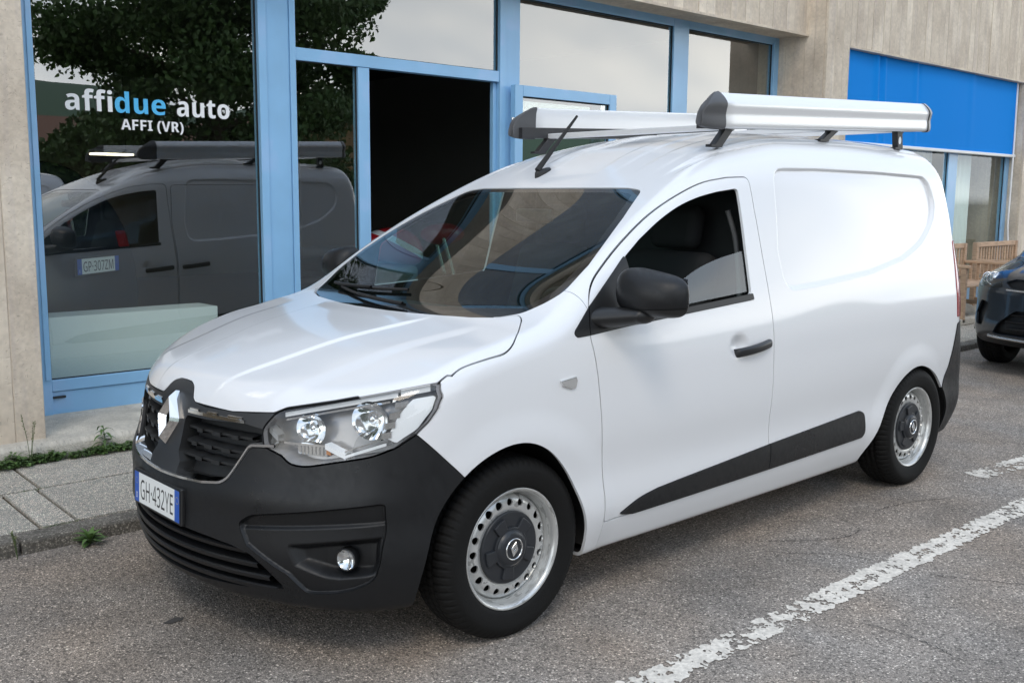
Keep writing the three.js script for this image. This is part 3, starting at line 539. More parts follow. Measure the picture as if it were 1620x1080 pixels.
// awning of the right bay
{
  const aw = thing('fabric_awning', 'bright blue fabric awning hanging under the concrete lintel with a white bottom bar', 'awning', [9.76, 2.05, -2.42]);
  const nx = 260, ny = 10, p = [], t = [];
  for (let i = 0; i <= nx; i++) for (let j = 0; j <= ny; j++) { const x = mix(-2.27, 2.27, i / nx), v = j / ny; const fold = (c, w, a) => a * Math.exp(-(((x - c + 0.05 * v) / w) ** 2)); const k = fold(-1.45, 0.05, 0.03) + fold(-1.28, 0.035, 0.024) - fold(-1.36, 0.03, 0.016) + fold(-0.55, 0.05, 0.016) + fold(-0.48, 0.04, -0.01) + fold(0.9, 0.08, 0.012) + 0.012 * Math.sin(x * 2.3 + 1) ; p.push(x, 0.03 + v * 1.02, k * (0.25 + 0.75 * Math.pow(v, 0.7)) - 0.02 * (1 - v) * 0); if (i && j) { const A = (i - 1) * (ny + 1) + j - 1; t.push(A, A + ny + 1, A + 1, A + 1, A + ny + 1, A + ny + 2); } }
  const g = new THREE.BufferGeometry(); g.setAttribute('position', new THREE.Float32BufferAttribute(p, 3)); g.setIndex(t); g.computeVertexNormals();
  mesh('awning_cloth', g, phys([0.003, 0.27, 0.84], 0.9, { specularIntensity: 0.4, transmission: 0.12, thickness: 0, side: THREE.DoubleSide }), aw);
  mesh('awning_bar', rbox(-2.28, 2.28, -0.005, 0.035, -0.02, 0.022, 0.012, 3), std([0.8, 0.8, 0.79], 0.4), aw);
}
{ // white drain hose down the side of the pillar
  const d = thing('drain_hose', 'thin white hose hanging down the concrete pillar beside the awning', 'hose', [11.98, 0.4, -2.42]);
  mesh('hose', tube([[0, 2.7, 0], [0.0, 1.9, 0.01], [-0.03, 1.2, 0.02], [-0.06, 0.75, 0.03], [-0.04, 0.45, 0.05], [0.03, 0.3, 0.05]], 0.013, 8), M.whitePlastic, d);
}
for (const [x0, x1, tone] of [[7.6, 8.68, 0.6], [8.9, 10.2, 0.62], [10.52, 11.25, 0.66]]) { // curtains
  const c = thing('window_curtain', x0 < 8 ? 'pale curtain behind the window next to the concrete pillar' : x0 < 10 ? 'pale curtain in the middle window below the blue awning' : 'narrow pale curtain in the window beside the white hose', 'curtain', [(x0 + x1) / 2, 0.45, -2.66], 0, 'curtains in the side windows');
  const g = new THREE.PlaneGeometry(x1 - x0, 2.65, 90, 2), q = g.attributes.position; for (let i = 0; i < q.count; i++) q.setZ(i, 0.012 * Math.sin(q.getX(i) * 38) + 0.008 * Math.sin(q.getX(i) * 17 + 1)); g.translate(0, 1.325, 0); g.computeVertexNormals(); mesh('curtain_cloth', g, std([0.84, 0.87, 0.85], 0.95), c);
  mesh('curtain_rod', box(-(x1 - x0) / 2, (x1 - x0) / 2, 2.65, 2.67, -0.01, 0.01), M.whitePlastic, c);
}
// lettering on the big pane
{
  const font = await new FontLoader().loadAsync('fonts/droid/droid_sans_bold.typeface.json');
  const sign = thing('window_lettering', 'white and light blue shop name lettering stuck on the big window pane', 'lettering', [-0.1, 1.95, FZ - 0.024]);
  const white = std([0.86, 0.87, 0.88], 0.5), blue = std([0.09, 0.5, 0.86], 0.5);
  const word = (s, size, x, y, w, m, name) => { const g = new TextGeometry(s, { font, size, depth: 0.0015, curveSegments: 6 }); g.computeBoundingBox(); const k = w / (g.boundingBox.max.x - g.boundingBox.min.x); g.translate(-g.boundingBox.min.x, 0, 0); g.scale(k, 1, 1); g.translate(x, y, 0); return mesh(name, g, m, sign); };
  word('affi', 0.118, 0.0, 0, 0.272, white, 'word'); word('due', 0.118, 0.286, 0, 0.31, blue, 'word'); word('auto', 0.118, 0.668, 0, 0.35, white, 'word'); word('AFFI (VR)', 0.062, 0.318, -0.098, 0.388, white, 'word');
}
// ---------------------------------------------------------------- the white van
const S = (f, xa = -9, xb = 9) => f;                                       // (x, y, z) tests from plane curves
const inXY = (pts) => { const f = polygon(pts); return (x, y, z) => f(x, y); };
const inZY = (pts, xmax = 0.2) => { const f = polygon(pts); return (x, y, z) => x > xmax ? Math.max(0.05, x - xmax) : f(Math.abs(z), y); };
const inXZ = (pts, ymin = 0.7) => { const f = polygon(pts); return (x, y, z) => y < ymin ? Math.max(0.05, ymin - y) : f(x, Math.abs(z)); };
const both = (a, b) => (x, y, z) => Math.max(a(x, y, z), b(x, y, z));
const either = (...l) => (x, y, z) => Math.min(...l.map((f) => f(x, y, z)));

const soft = (a, b, list) => [...list.slice(0, a), ...curved(list.slice(a, b), 4), ...list.slice(b)];
const vanOutline = {
  archF: curved([[-0.395, 0.1], [-0.385, 0.32], [-0.335, 0.49], [-0.236, 0.605], [-0.12, 0.663], [0.0, 0.676], [0.104, 0.641], [0.2, 0.555], [0.275, 0.44], [0.322, 0.32], [0.34, 0.22], [0.345, 0.1]], 4),
  archR: curved([[2.27, 0.1], [2.3, 0.22], [2.36, 0.31], [2.455, 0.455], [2.555, 0.55], [2.67, 0.61], [2.79, 0.63], [2.93, 0.602], [3.06, 0.535], [3.16, 0.44], [3.215, 0.32], [3.22, 0.22], [3.22, 0.1]], 4),
  headlight: [[0.440, 0.750, 0.02], [0.474, 0.806, 0.03], [0.501, 0.820, 0.02], [0.626, 0.848], [0.742, 0.881], [0.825, 0.907, 0.004], [0.843, 0.864], [0.843, 0.824], [0.837, 0.788], [0.823, 0.749], [0.797, 0.713], [0.754, 0.686, 0.03], [0.667, 0.665, 0.03], [0.593, 0.647, 0.03], [0.547, 0.653, 0.03], [0.520, 0.675], [0.455, 0.698]],
  door: [[1.432, 1.561, 0.03], [1.3, 1.556], [1.148, 1.533], [0.978, 1.48], [0.797, 1.405], [0.627, 1.314], [0.505, 1.238], [0.418, 1.175], [0.381, 1.134], [0.357, 1.089], [0.339, 1.0], [0.349, 0.932], [0.362, 0.843], [0.378, 0.707], [0.398, 0.518], [0.408, 0.4], [0.412, 0.314, 0.012], [1.447, 0.326, 0.012], [1.435, 0.556], [1.436, 0.773], [1.437, 0.906], [1.43, 1.064], [1.424, 1.246], [1.424, 1.43]],
  slide: [[1.47, 1.555, 0.04], [2.33, 1.565, 0.06], [2.345, 1.2], [2.35, 0.72], [2.3, 0.62], [2.26, 0.48, 0.03], [2.25, 0.335, 0.012], [1.457, 0.326, 0.012], [1.445, 0.556], [1.447, 0.906], [1.435, 1.25]],
  trim: [[0.262, 1.012, 0.014], [0.272, 0.994, 0.014], [0.338, 0.997], [0.531, 1.013], [0.906, 1.036], [1.32, 1.061, 0.006], [1.316, 1.086], [0.906, 1.06], [0.606, 1.04, 0.01], [0.602, 1.215], [0.598, 1.263], [0.361, 1.094]],
  window: [[0.575, 1.045, 0.02], [0.59, 1.215, 0.01], [0.596, 1.257, 0.01], [0.697, 1.318], [0.832, 1.386], [0.968, 1.441], [1.094, 1.476], [1.214, 1.498], [1.346, 1.513, 0.02], [1.322, 1.262], [1.308, 1.086, 0.01], [0.906, 1.06]],
  clad: [[0.495, 0.327, 0.01], [0.595, 0.372, 0.05], [0.703, 0.389], [0.834, 0.399], [1.442, 0.438], [2.212, 0.477, 0.02], [2.252, 0.458, 0.02], [2.266, 0.365, 0.02], [2.245, 0.341, 0.02], [1.458, 0.3265], [0.573, 0.3135]],
  hood: [[-1, -0.05], [-1, 0.822], [-0.275, 0.822], [-0.262, 0.829], [-0.226, 0.824, 0.03], [-0.148, 0.83], [-0.018, 0.836, 0.05], [0.07, 0.772], [0.158, 0.694, 0.03], [0.175, 0.66, 0.02], [0.132, 0.606], [0.089, 0.503], [0.058, 0.38], [0.028, 0.236], [0.012, 0.1], [0.01, -0.05]],
  screen: [[0.01, -0.05], [0.012, 0.1], [0.028, 0.236], [0.058, 0.38], [0.09, 0.5], [0.135, 0.602], [0.186, 0.66, 0.02], [0.265, 0.7], [0.33, 0.727, 0.03], [0.462, 0.717], [0.581, 0.684], [0.741, 0.632], [0.952, 0.543, 0.035], [0.968, 0.45], [0.964, 0.27], [0.96, -0.05]],
  mask: [[-0.05, 0.854], [0.04, 0.851, 0.02], [0.079, 0.840, 0.03], [0.115, 0.797, 0.02], [0.184, 0.790], [0.311, 0.791], [0.402, 0.796], [0.469, 0.804], [0.485, 0.747], [0.495, 0.707], [0.491, 0.697, 0.005], [0.413, 0.692, 0.014], [0.384, 0.643], [0.348, 0.571, 0.03], [0.250, 0.559], [0.123, 0.554], [-0.05, 0.552]],
  bumper: [[-0.05, 0.9], [0.836, 0.904], [0.843, 0.824], [0.825, 0.751], [0.851, 0.679], [0.867, 0.602], [0.95, 0.5], [1, 0.1], [-0.05, 0.1]],
  pocket: [[0.407, 0.458, 0.015], [0.449, 0.490, 0.03], [0.631, 0.522], [0.796, 0.552, 0.012], [0.797, 0.465], [0.791, 0.369], [0.781, 0.324], [0.767, 0.301, 0.03], [0.731, 0.279], [0.691, 0.265], [0.636, 0.257, 0.03], [0.609, 0.258, 0.03], [0.568, 0.314], [0.438, 0.393]],
  pit: [[0.559, 0.409, 0.02], [0.793, 0.449, 0.01], [0.791, 0.362], [0.780, 0.320, 0.03], [0.699, 0.307], [0.661, 0.310, 0.02], [0.585, 0.342]],
  intake: [[-0.05, 0.4], [0.159, 0.399], [0.288, 0.393], [0.382, 0.384], [0.455, 0.365, 0.015], [0.505, 0.324], [0.553, 0.265, 0.01], [0.385, 0.243], [0.212, 0.231], [-0.05, 0.224]],
};
vanOutline.door = soft(1, 12, vanOutline.door); vanOutline.window = soft(3, 8, vanOutline.window); vanOutline.screen = soft(9, 12, vanOutline.screen);
const van = thing('delivery_van', 'white compact delivery van with black bumpers and a silver roof rack parked at the kerb', 'van');
const vanParts = { left: {}, right: {} };
let vanHalf = clip(surfaceNet(vanField, [-0.98, 0.13, -0.05], [3.66, 1.9, 1.0], 0.0108), (x, y, z) => -z);
const vanWhole = clip(surfaceNet(vanField, [-0.98, 0.13, -0.1], [3.66, 1.9, 1.0], 0.021), (x, y, z) => -z);
{
  const O = vanOutline, g = 0.0024;
  const archF = both(inXY(O.archF), (x, y, z) => 0.45 - z), archR = both(inXY(O.archR), (x, y, z) => 0.45 - z);
  vanHalf = split(vanHalf, archF)[1]; vanHalf = split(vanHalf, archR)[1];
  let screen, hood, mask, bumper, light, rest = vanHalf;
  [screen, rest] = split(rest, inXZ(O.screen, 0.95), 0.0015);
  [light, rest] = split(rest, inZY(O.headlight), 0);
  [mask, rest] = split(rest, inZY(O.mask), 0.001);
  const belowHood = inZY([[-0.05, 0.854], [0.04, 0.851], [0.079, 0.840, 0.02], [0.115, 0.797], [0.311, 0.791], [0.469, 0.804], [0.500, 0.822], [0.625, 0.851], [0.742, 0.884], [0.825, 0.909], [0.845, 0.82], [0.823, 0.751], [1, 0.751], [1, 0.1], [-0.05, 0.1]], 0.2);
  const edgeLine = (x, y, z) => ((x + 0.391) * 0.15 + (y - 0.751) * 0.151) / 0.2128;
  [bumper, rest] = split(rest, both(belowHood, edgeLine), 0.0012);
  [hood, rest] = split(rest, inXZ(O.hood, 0.7), g);
  let door, trim, trim2, win, clad, clad2, tail, rearBumper, fender, seamSide;
  [clad, rest] = split(rest, inXY(O.clad), 0.001);
  [tail, rest] = split(rest, (x, y, z) => Math.max(3.262 + 0.04 * Math.abs(y - 1.02) - x, Math.abs(y - 1.05) - 0.205, 0.5 - z), 0.0015);
  [rearBumper, rest] = split(rest, inXY([[3.4, 0.83], [3.275, 0.81], [3.2, 0.58], [3.11, 0.44], [3.0, 0.1], [3.9, 0.1], [3.9, 0.83]]), 0.0015);
  const doorTest = both(inXY(O.door), (x, y, z) => 0.4 - z), sideOnly = (x, y, z) => 0.4 - z;
  [door, rest] = split(rest, doorTest, g);
  [trim, door] = split(door, inXY(O.trim), 0.0008);
  [trim2, rest] = split(rest, both(inXY(O.trim), sideOnly), 0.0008);
  [win, door] = split(door, inXY(O.window), 0);
  let seal; [win, seal] = split(win, inXY(O.window), 0.011);
  const fenderTest = both(inXY([[-0.9, 0.1], [-0.9, 1.2], [0.3, 1.2], [0.336, 1.14], [0.352, 1.08], [0.345, 1.0], [0.36, 0.9], [0.39, 0.6], [0.41, 0.314], [0.41, 0.1]]), sideOnly);
  [fender, rest] = split(rest, fenderTest, 0.0012);
  let slide; const restR = rest; [slide, rest] = split(restR, both(inXY(O.slide), sideOnly), g);
  const seam = (x, y, z) => Math.max(Math.abs(x - 1.449) - 0.0016, 1.57 - y, 0.5 - z);
  const shellL = clip(restR, (x, y, z) => -seam(x, y, z)), shellR = clip(rest, (x, y, z) => -seam(x, y, z));
  const P = vanParts;
  const crisp = (m) => { // finer triangles where the side is pressed in
    const inside = (x, y, z) => Math.max(1.44 - x, x - 3.05, 1.03 - y, y - 1.67, 0.45 - z); return joined(clip(m, (x, y, z) => -inside(x, y, z)), settle(finer(clip(m, inside)), vanField)); };
  hood = settle(finer(hood), vanField); slide = crisp(slide);
  P.screen = screen; P.light = light; P.mask = mask; P.bumper = bumper; P.hood = hood; P.clad = clad; P.tail = tail; P.rearBumper = rearBumper; P.door = door; P.trim = trim; P.trim2 = trim2; P.win = win; P.seal = seal; P.fender = fender; P.slide = slide; P.shellLeft = crisp(shellL); P.shellRight = crisp(shellR);
}
const pair = (m) => joined(m, mirrored(m)), P = vanParts;
const backed = (m, d = 0.012) => joined(m, rimmed(m, d));                   // a panel with folded edges
// the skin of the van: everything that is not a panel of its own
mesh('body_shell', geo(joined(backed(P.shellLeft), backed(mirrored(P.shellRight)))), M.paint, van);
mesh('hood', geo(pair(backed(P.hood, 0.016))), M.paint, van);
for (const side of [1, -1]) {
  const q = (m) => side > 0 ? m : mirrored(m);
  mesh('front_fender', geo(q(backed(P.fender))), M.paint, van);
  const door = mesh('front_door', geo(q(backed(P.door))), M.paint, van);
  mesh('window_trim', geo(q(backed(inset(joined(P.trim, P.trim2), -0.003), 0.008))), M.plasticSmooth, door);
  mesh('window_seal', geo(q(backed(inset(P.seal, 0.004), 0.02))), M.plasticSmooth, door);
  const half = curved([[0.5, 0.9], [0.64, 1.0], [0.73, 1.065], [0.823, 1.127], [0.911, 1.166], [1.019, 1.204], [1.147, 1.234], [1.4, 1.274]], 4);
  const below = inXY([...half, [1.4, 0.9]]);
  const pane = inset(clip(joined(P.win, P.seal), below), 0.012);
  mesh('side_window', geo(q(side > 0 ? pane : inset(P.win, 0.012))), M.carGlass, door);
}
mesh('sliding_door', geo(mirrored(backed(P.slide))), M.paint, van);
// black inner skin, seen only through the gaps between panels
{
  const holes = either(both(inXY(vanOutline.archF), (x, y, z) => 0.45 - z), both(inXY(vanOutline.archR), (x, y, z) => 0.45 - z), inXZ(vanOutline.screen, 0.95), inZY(vanOutline.headlight), inZY(vanOutline.mask), both(inXY(vanOutline.window), (x, y, z) => 0.4 - z), inZY(vanOutline.intake), inZY(vanOutline.pocket));
  const m = inset(clip(vanWhole, (x, y, z) => -holes(x, y, z)), 0.0135);
  mesh('inner_skin', geo(pair(m)), M.liner, van);
}
// windscreen: dark printed edge and clear middle
{
  const inner = polygon(vanOutline.screen.map((p) => p));
  const band = (x, y, z) => { const d = inner(x, Math.abs(z)); return Math.max(d + 0.035, 0.085 - (x - 0.32 * z * z)); };
  const [clear, frit] = split(P.screen, (x, y, z) => Math.abs(z) < 0.06 ? Math.max(inner(x, 0.06) + 0.035, 0.085 - (x - 0.32 * z * z)) : band(x, y, z));
  const glass = mesh('windscreen', geo(pair(inset(clear, 0.003))), M.carGlass, van);
  mesh('printed_border', geo(pair(inset(frit, 0.003))), phys([0.008, 0.009, 0.01], 0.12, { clearcoat: 1 }), glass);
}
// wheel arch liners: from the panel edge inwards to a round well
function archLiner(pts, cx, cy, r) {
  pts = pts.filter((q) => q[1] > 0.235);
  const p = [], n = [], t = [], L = pts.length;
  pts.forEach(([x, y], i) => {
    const z = vHalf(x, Math.max(0.2, y)) - 0.013, a = Math.atan2(y - cy, x - cx), R = Math.max(r, Math.hypot(x - cx, y - cy) + 0.005);
    p.push(x + Math.cos(a) * 0.006, y + Math.sin(a) * 0.006, z, x + Math.cos(a) * 0.005, y + Math.sin(a) * 0.005, z - 0.008, cx + R * Math.cos(a), cy + R * Math.sin(a), z - 0.03, cx + R * Math.cos(a), cy + R * Math.sin(a), 0.42);
    for (let k = 0; k < 4; k++) n.push(-Math.cos(a), -Math.sin(a), 0);
    if (i) for (let k = 0; k < 3; k++) { const A = (i - 1) * 4 + k, B = i * 4 + k; t.push(A, A + 1, B, B, A + 1, B + 1); }
  });
  const s = p.length / 3; p.push(cx, cy, 0.42); n.push(0, 0, 1);
  for (let i = 1; i < L; i++) t.push((i - 1) * 4 + 3, s, i * 4 + 3);
  return renormalled({ p: Float32Array.from(p), n: Float32Array.from(n), t: Uint32Array.from(t) });
}
for (const m of [archLiner(vanOutline.archF, 0, 0.31, 0.36), archLiner(vanOutline.archR, 2.81, 0.31, 0.35)]) { mesh('arch_liner', geo(m), M.liner, van); mesh('arch_liner', geo(mirrored(m)), M.liner, van); }
mesh('underbody', merge([box(-0.6, 3.3, 0.215, 0.3, -0.5, 0.5), box(0.42, 2.24, 0.225, 0.3, -0.77, 0.77)]), M.liner, van);
// side cladding and rear pieces
for (const side of [1, -1]) {
  const q = (m) => side > 0 ? m : mirrored(m), out = inset(P.clad, -0.006);
  const [a, b] = split(out, (x) => x - 1.447, 0.0022);
  const c = mesh('side_cladding', geo(q(backed(joined(a, b), 0.014))), M.plastic, van);
  mesh('tail_light', geo(q(backed(inset(P.tail, -0.004), 0.02))), M.redLens, van);
}
mesh('rear_bumper', geo(pair(backed(inset(P.rearBumper, -0.005)))), M.plastic, van);

// --- front
const frontX = (z, y, d = 0) => { // x of the front skin at (z, y), d metres behind it
  let a = -1.1, b = 0.6; for (let i = 0; i < 36; i++) { const m = (a + b) / 2; vanField(m, y, z) > 0 ? a = m : b = m; } return (a + b) / 2 + d;
};
{
  const O = vanOutline;
  let bumper = P.bumper, pocket, intake;
  [pocket, bumper] = split(bumper, inZY(O.pocket), 0.0006);
  [intake, bumper] = split(bumper, inZY(O.intake), 0);
  // crease that runs from the plate out to the corner: the upper half stands proud
  const bumperMesh = mesh('front_bumper', geo(pair(backed(bumper, 0.012))), M.plastic, van);
  const pd = polygon(O.pocket), pit = polygon(O.pit);
  const sunk = moved(finer(finer(pocket)), (x, y, z) => {
    const d = -pd(z, y), e = -pit(z, y), upper = sstep(0.0, 0.012, y - (0.44 + 0.12 * (z - 0.45)));
    const slope = clamp((d) / 0.05, 0, 1);
    const depth = 0.012 * sstep(0, 0.006, d) + upper * 0.02 * clamp((0.522 + 0.17 * (z - 0.63) - y) / 0.09, 0, 1) * sstep(0, 0.01, d) + 0.05 * sstep(0, 0.028, e) * (0.35 + 0.65 * clamp((z - 0.53) / 0.12, 0, 1) * clamp((0.83 - z) / 0.08, 0, 1));
    return [x + depth * 0.92, y, z - depth * 0.3];
  }, true);
  for (const side of [1, -1]) mesh('fog_lamp_bezel', geo(side > 0 ? sunk : mirrored(sunk)), M.plastic, bumperMesh);
  // lower intake: dark back and four bars
  const deep = moved(intake, (x, y, z) => [x + 0.075, y, z]);
  mesh('intake_back', geo(pair(joined(deep, rimmed(intake, 0, (x, y, z) => [x + 0.075, y, z])))), M.plasticSmooth, bumperMesh);
  for (const [y, zr, d] of [[0.371, 0.423, 0.012], [0.332, 0.467, 0.006], [0.295, 0.504, 0.002], [0.26, 0.52, 0.0]]) {
    const rows = []; const N = 44, p = [], n = [], t = [];
    for (let i = 0; i <= N; i++) { const z = mix(-zr, zr, i / N), x = frontX(Math.abs(z), y, d); [[0.006, 0.004], [0, 0], [0.004, -0.012], [0.045, -0.016], [0.045, 0.004]].forEach(([dx, dy]) => { p.push(x + dx, y + dy, z); n.push(-1, 0, 0); }); if (i) for (let k = 0; k < 5; k++) { const a = (i - 1) * 5 + k, b = (i - 1) * 5 + (k + 1) % 5, c = a + 5, e = b + 5; t.push(a, c, b, b, c, e); } }
    const bar = new THREE.BufferGeometry(); bar.setAttribute('position', new THREE.Float32BufferAttribute(p, 3)); bar.setIndex(t);
    const flat = bar.toNonIndexed(); flat.computeVertexNormals();
    mesh('intake_bar', flat, M.plastic, bumperMesh);
  }
  // grille panel
  let opening, panel;
  const open = polygon([[0.087, 0.752, 0.02], [0.208, 0.752], [0.370, 0.761, 0.01], [0.474, 0.748, 0.01], [0.476, 0.714, 0.005], [0.406, 0.705, 0.012], [0.374, 0.645], [0.339, 0.580, 0.025], [0.249, 0.568], [0.102, 0.564], [0.102, 0.601], [0.077, 0.630, 0.01]]);
  const hole = (x, y, z) => open(z, y);
  [opening, panel] = split(P.mask, hole, 0);
  const grille = mesh('grille', geo(pair(backed(inset(panel, 0.0), 0.01))), std([0.03, 0.031, 0.033], 0.38), van);
  mesh('grille_back', geo(pair(joined(moved(opening, (x, y, z) => [x + 0.06, y, z]), rimmed(opening, 0, (x, y, z) => [x + 0.06, y, z])))), M.grilleBlack, grille);
  const bar = (y, z0, z1, d, h, depth, side) => {
    const p = [], t = [], N = 16;
    for (let i = 0; i <= N; i++) { const z = mix(z0, z1, i / N), x = frontX(z, y, d); [[0, h * 0.5], [0, -h * 0.5], [depth, -h * 0.5 - 0.004], [depth, h * 0.5 + 0.006]].forEach(([dx, dy]) => p.push(x + dx, y + dy, z * side)); if (i) for (let k = 0; k < 4; k++) { const a = (i - 1) * 4 + k, b = (i - 1) * 4 + (k + 1) % 4; side > 0 ? t.push(a, a + 4, b, b, a + 4, b + 4) : t.push(a, b, a + 4, b, b + 4, a + 4); } }
    const g = new THREE.BufferGeometry(); g.setAttribute('position', new THREE.Float32BufferAttribute(p, 3)); g.setIndex(t); const f = g.toNonIndexed(); f.computeVertexNormals(); return f;
  };
  for (const side of [1, -1]) {
    for (const [y, z1, d] of [[0.712, 0.394, 0.018], [0.667, 0.373, 0.016], [0.625, 0.351, 0.016]]) mesh('grille_slat', bar(y, 0.09, z1, d, 0.008, 0.035, side), M.grilleBlack, grille);
    for (const [y, z, w] of [[0.712, 0.16, 0.03], [0.712, 0.245, 0.04], [0.712, 0.33, 0.03], [0.667, 0.14, 0.03], [0.667, 0.215, 0.04], [0.667, 0.3, 0.04], [0.625, 0.18, 0.035], [0.625, 0.265, 0.04]]) mesh('grille_tooth', bar(y - 0.003, z - w / 2, z + w / 2, 0.012, 0.013, 0.03, side), M.grilleBlack, grille);
    mesh('chrome_strip', bar(0.766, 0.1, 0.375, -0.003, 0.011, 0.02, side), M.chrome, grille);
    for (const [z, w] of [[0.135, 0.05], [0.23, 0.05], [0.335, 0.06]]) mesh('chrome_strip', bar(0.772, z - w / 2, z + w / 2, -0.0036, 0.012, 0.018, side), M.chrome, grille);
  }
  // chrome line round the lower edge of the grille
  const edge = rounded([[0.495, 0.705], [0.408, 0.698, 0.016], [0.378, 0.643], [0.343, 0.575, 0.03], [0.250, 0.563], [0.123, 0.558], [0, 0.556]], 6);
  const line = [...edge.map(([z, y]) => [z, y]), ...edge.slice(0, -1).reverse().map(([z, y]) => [-z, y])];
  const pts = []; for (let i = 0; i < line.length - 1; i++) { const s = Math.max(1, Math.ceil(Math.hypot(line[i + 1][0] - line[i][0], line[i + 1][1] - line[i][1]) / 0.02)); for (let k = 0; k < s; k++) pts.push([mix(line[i][0], line[i + 1][0], k / s), mix(line[i][1], line[i + 1][1], k / s)]); } pts.push(line.at(-1));
  const pos = [], tri = [];
  pts.forEach(([z, y], i) => { const x = frontX(Math.abs(z), y); [[-0.004, 0.004], [-0.004, -0.004], [0.004, -0.007], [0.03, 0.012]].forEach(([dx, dy]) => pos.push(x + dx, y + dy, z)); if (i) for (let k = 0; k < 4; k++) { const a = (i - 1) * 4 + k, b = (i - 1) * 4 + (k + 1) % 4; tri.push(a, b, a + 4, b, b + 4, a + 4); } });
  const cg = new THREE.BufferGeometry(); cg.setAttribute('position', new THREE.Float32BufferAttribute(pos, 3)); cg.setIndex(tri); const cf = cg.toNonIndexed(); cf.computeVertexNormals();
  mesh('chrome_edge', cf, M.chrome, grille);
  // rhombus badge: a faceted chrome frame on a raised dark shield
  const badge = new THREE.Group(); badge.name = 'badge'; van.add(badge);
  badge.position.set(frontX(0, 0.73) - 0.006, 0.73, 0); badge.rotation.set(0, -Math.PI / 2, 0); badge.rotation.order = 'YXZ'; badge.rotation.x = -0.2;
  const frameG = (() => { // outer and inner rhombus with ridge between: facets
    const A = [[0.008, 0.092], [0.064, 0.006], [0.064, -0.006], [-0.008, -0.092], [-0.064, -0.006], [-0.064, 0.006]], B = [[0.014, 0.07], [0.044, 0.006], [0.044, -0.006], [-0.014, -0.07], [-0.044, -0.006], [-0.044, 0.006]], C = [[0.012, 0.042], [0.024, 0.002], [0.024, -0.002], [-0.012, -0.042], [-0.024, -0.002], [-0.024, 0.002]];
    const p = []; const quad = (a, b, c, d) => p.push(...a, ...b, ...c, ...a, ...c, ...d);
    for (let i = 0; i < 6; i++) { const j = (i + 1) % 6; quad([...A[j], 0.002], [...A[i], 0.002], [...B[i], 0.026], [...B[j], 0.026]); quad([...B[j], 0.026], [...B[i], 0.026], [...C[i], 0.006], [...C[j], 0.006]); quad([...A[j], -0.012], [...A[i], -0.012], [...A[i], 0.002], [...A[j], 0.002]); }
    const g = new THREE.BufferGeometry(); g.setAttribute('position', new THREE.Float32BufferAttribute(p, 3)); g.computeVertexNormals(); return g;
  })();
  mesh('badge_frame', frameG, M.chrome, badge);
}
// number plate
function plateMap(text, blueEnds = true, w = 720, h = 220) {
  const c = document.createElement('canvas'); c.width = w; c.height = h; const g = c.getContext('2d');
  g.fillStyle = '#e9eceb'; g.fillRect(0, 0, w, h); const b = w * 0.105;
  g.fillStyle = '#1d57b8'; g.fillRect(0, 0, b, h); g.fillRect(w - b, 0, b, h);
  g.fillStyle = '#f2f2f2'; g.font = `bold ${h * 0.24}px sans-serif`; g.textAlign = 'center'; g.fillText('I', b / 2, h * 0.86);
  g.strokeStyle = '#e8c84a'; g.lineWidth = 3; g.setLineDash([4, 6]); g.beginPath(); g.arc(b / 2, h * 0.3, b * 0.28, 0, 7); g.stroke(); g.setLineDash([]);
  g.strokeStyle = '#c9b15a'; g.beginPath(); g.arc(w - b / 2, h * 0.32, b * 0.3, 0, 7); g.stroke();
  g.fillStyle = '#15181b'; g.textAlign = 'center'; g.textBaseline = 'middle'; g.save(); g.translate(w / 2, h * 0.53); g.font = `${h * 0.86}px sans-serif`; const m = g.measureText(text).width; g.scale((w - 2 * b - w * 0.05) / m, 1); g.fillText(text, 0, 0); g.restore();
  g.strokeStyle = '#3a3f45'; g.lineWidth = 5; g.strokeRect(2, 2, w - 4, h - 4);
  const t = new THREE.CanvasTexture(c); t.colorSpace = THREE.SRGBColorSpace; t.magFilter = THREE.LinearFilter; return t;
}
function numberPlate(text, w, parent) { // faces +z of its own axes
  const g = new THREE.Group(); g.name = 'number_plate'; parent.add(g);
  mesh('plate_holder', rbox(-w / 2 - 0.008, w / 2 + 0.008, -0.063, 0.063, -0.02, -0.002, 0.006), M.plasticSmooth, g);
  const face = new THREE.PlaneGeometry(w, 0.11); mesh('plate_face', face, std([1, 1, 1], 0.35, { map: plateMap(text, true, Math.round(w * 2000), 220) }), g);
  return g;
}
{ const p = numberPlate('GH·432YE', 0.36, van); p.position.set(-0.856, 0.463, -0.02); p.rotation.y = -Math.PI / 2; p.rotation.order = 'YXZ'; p.rotation.x = -0.04; }
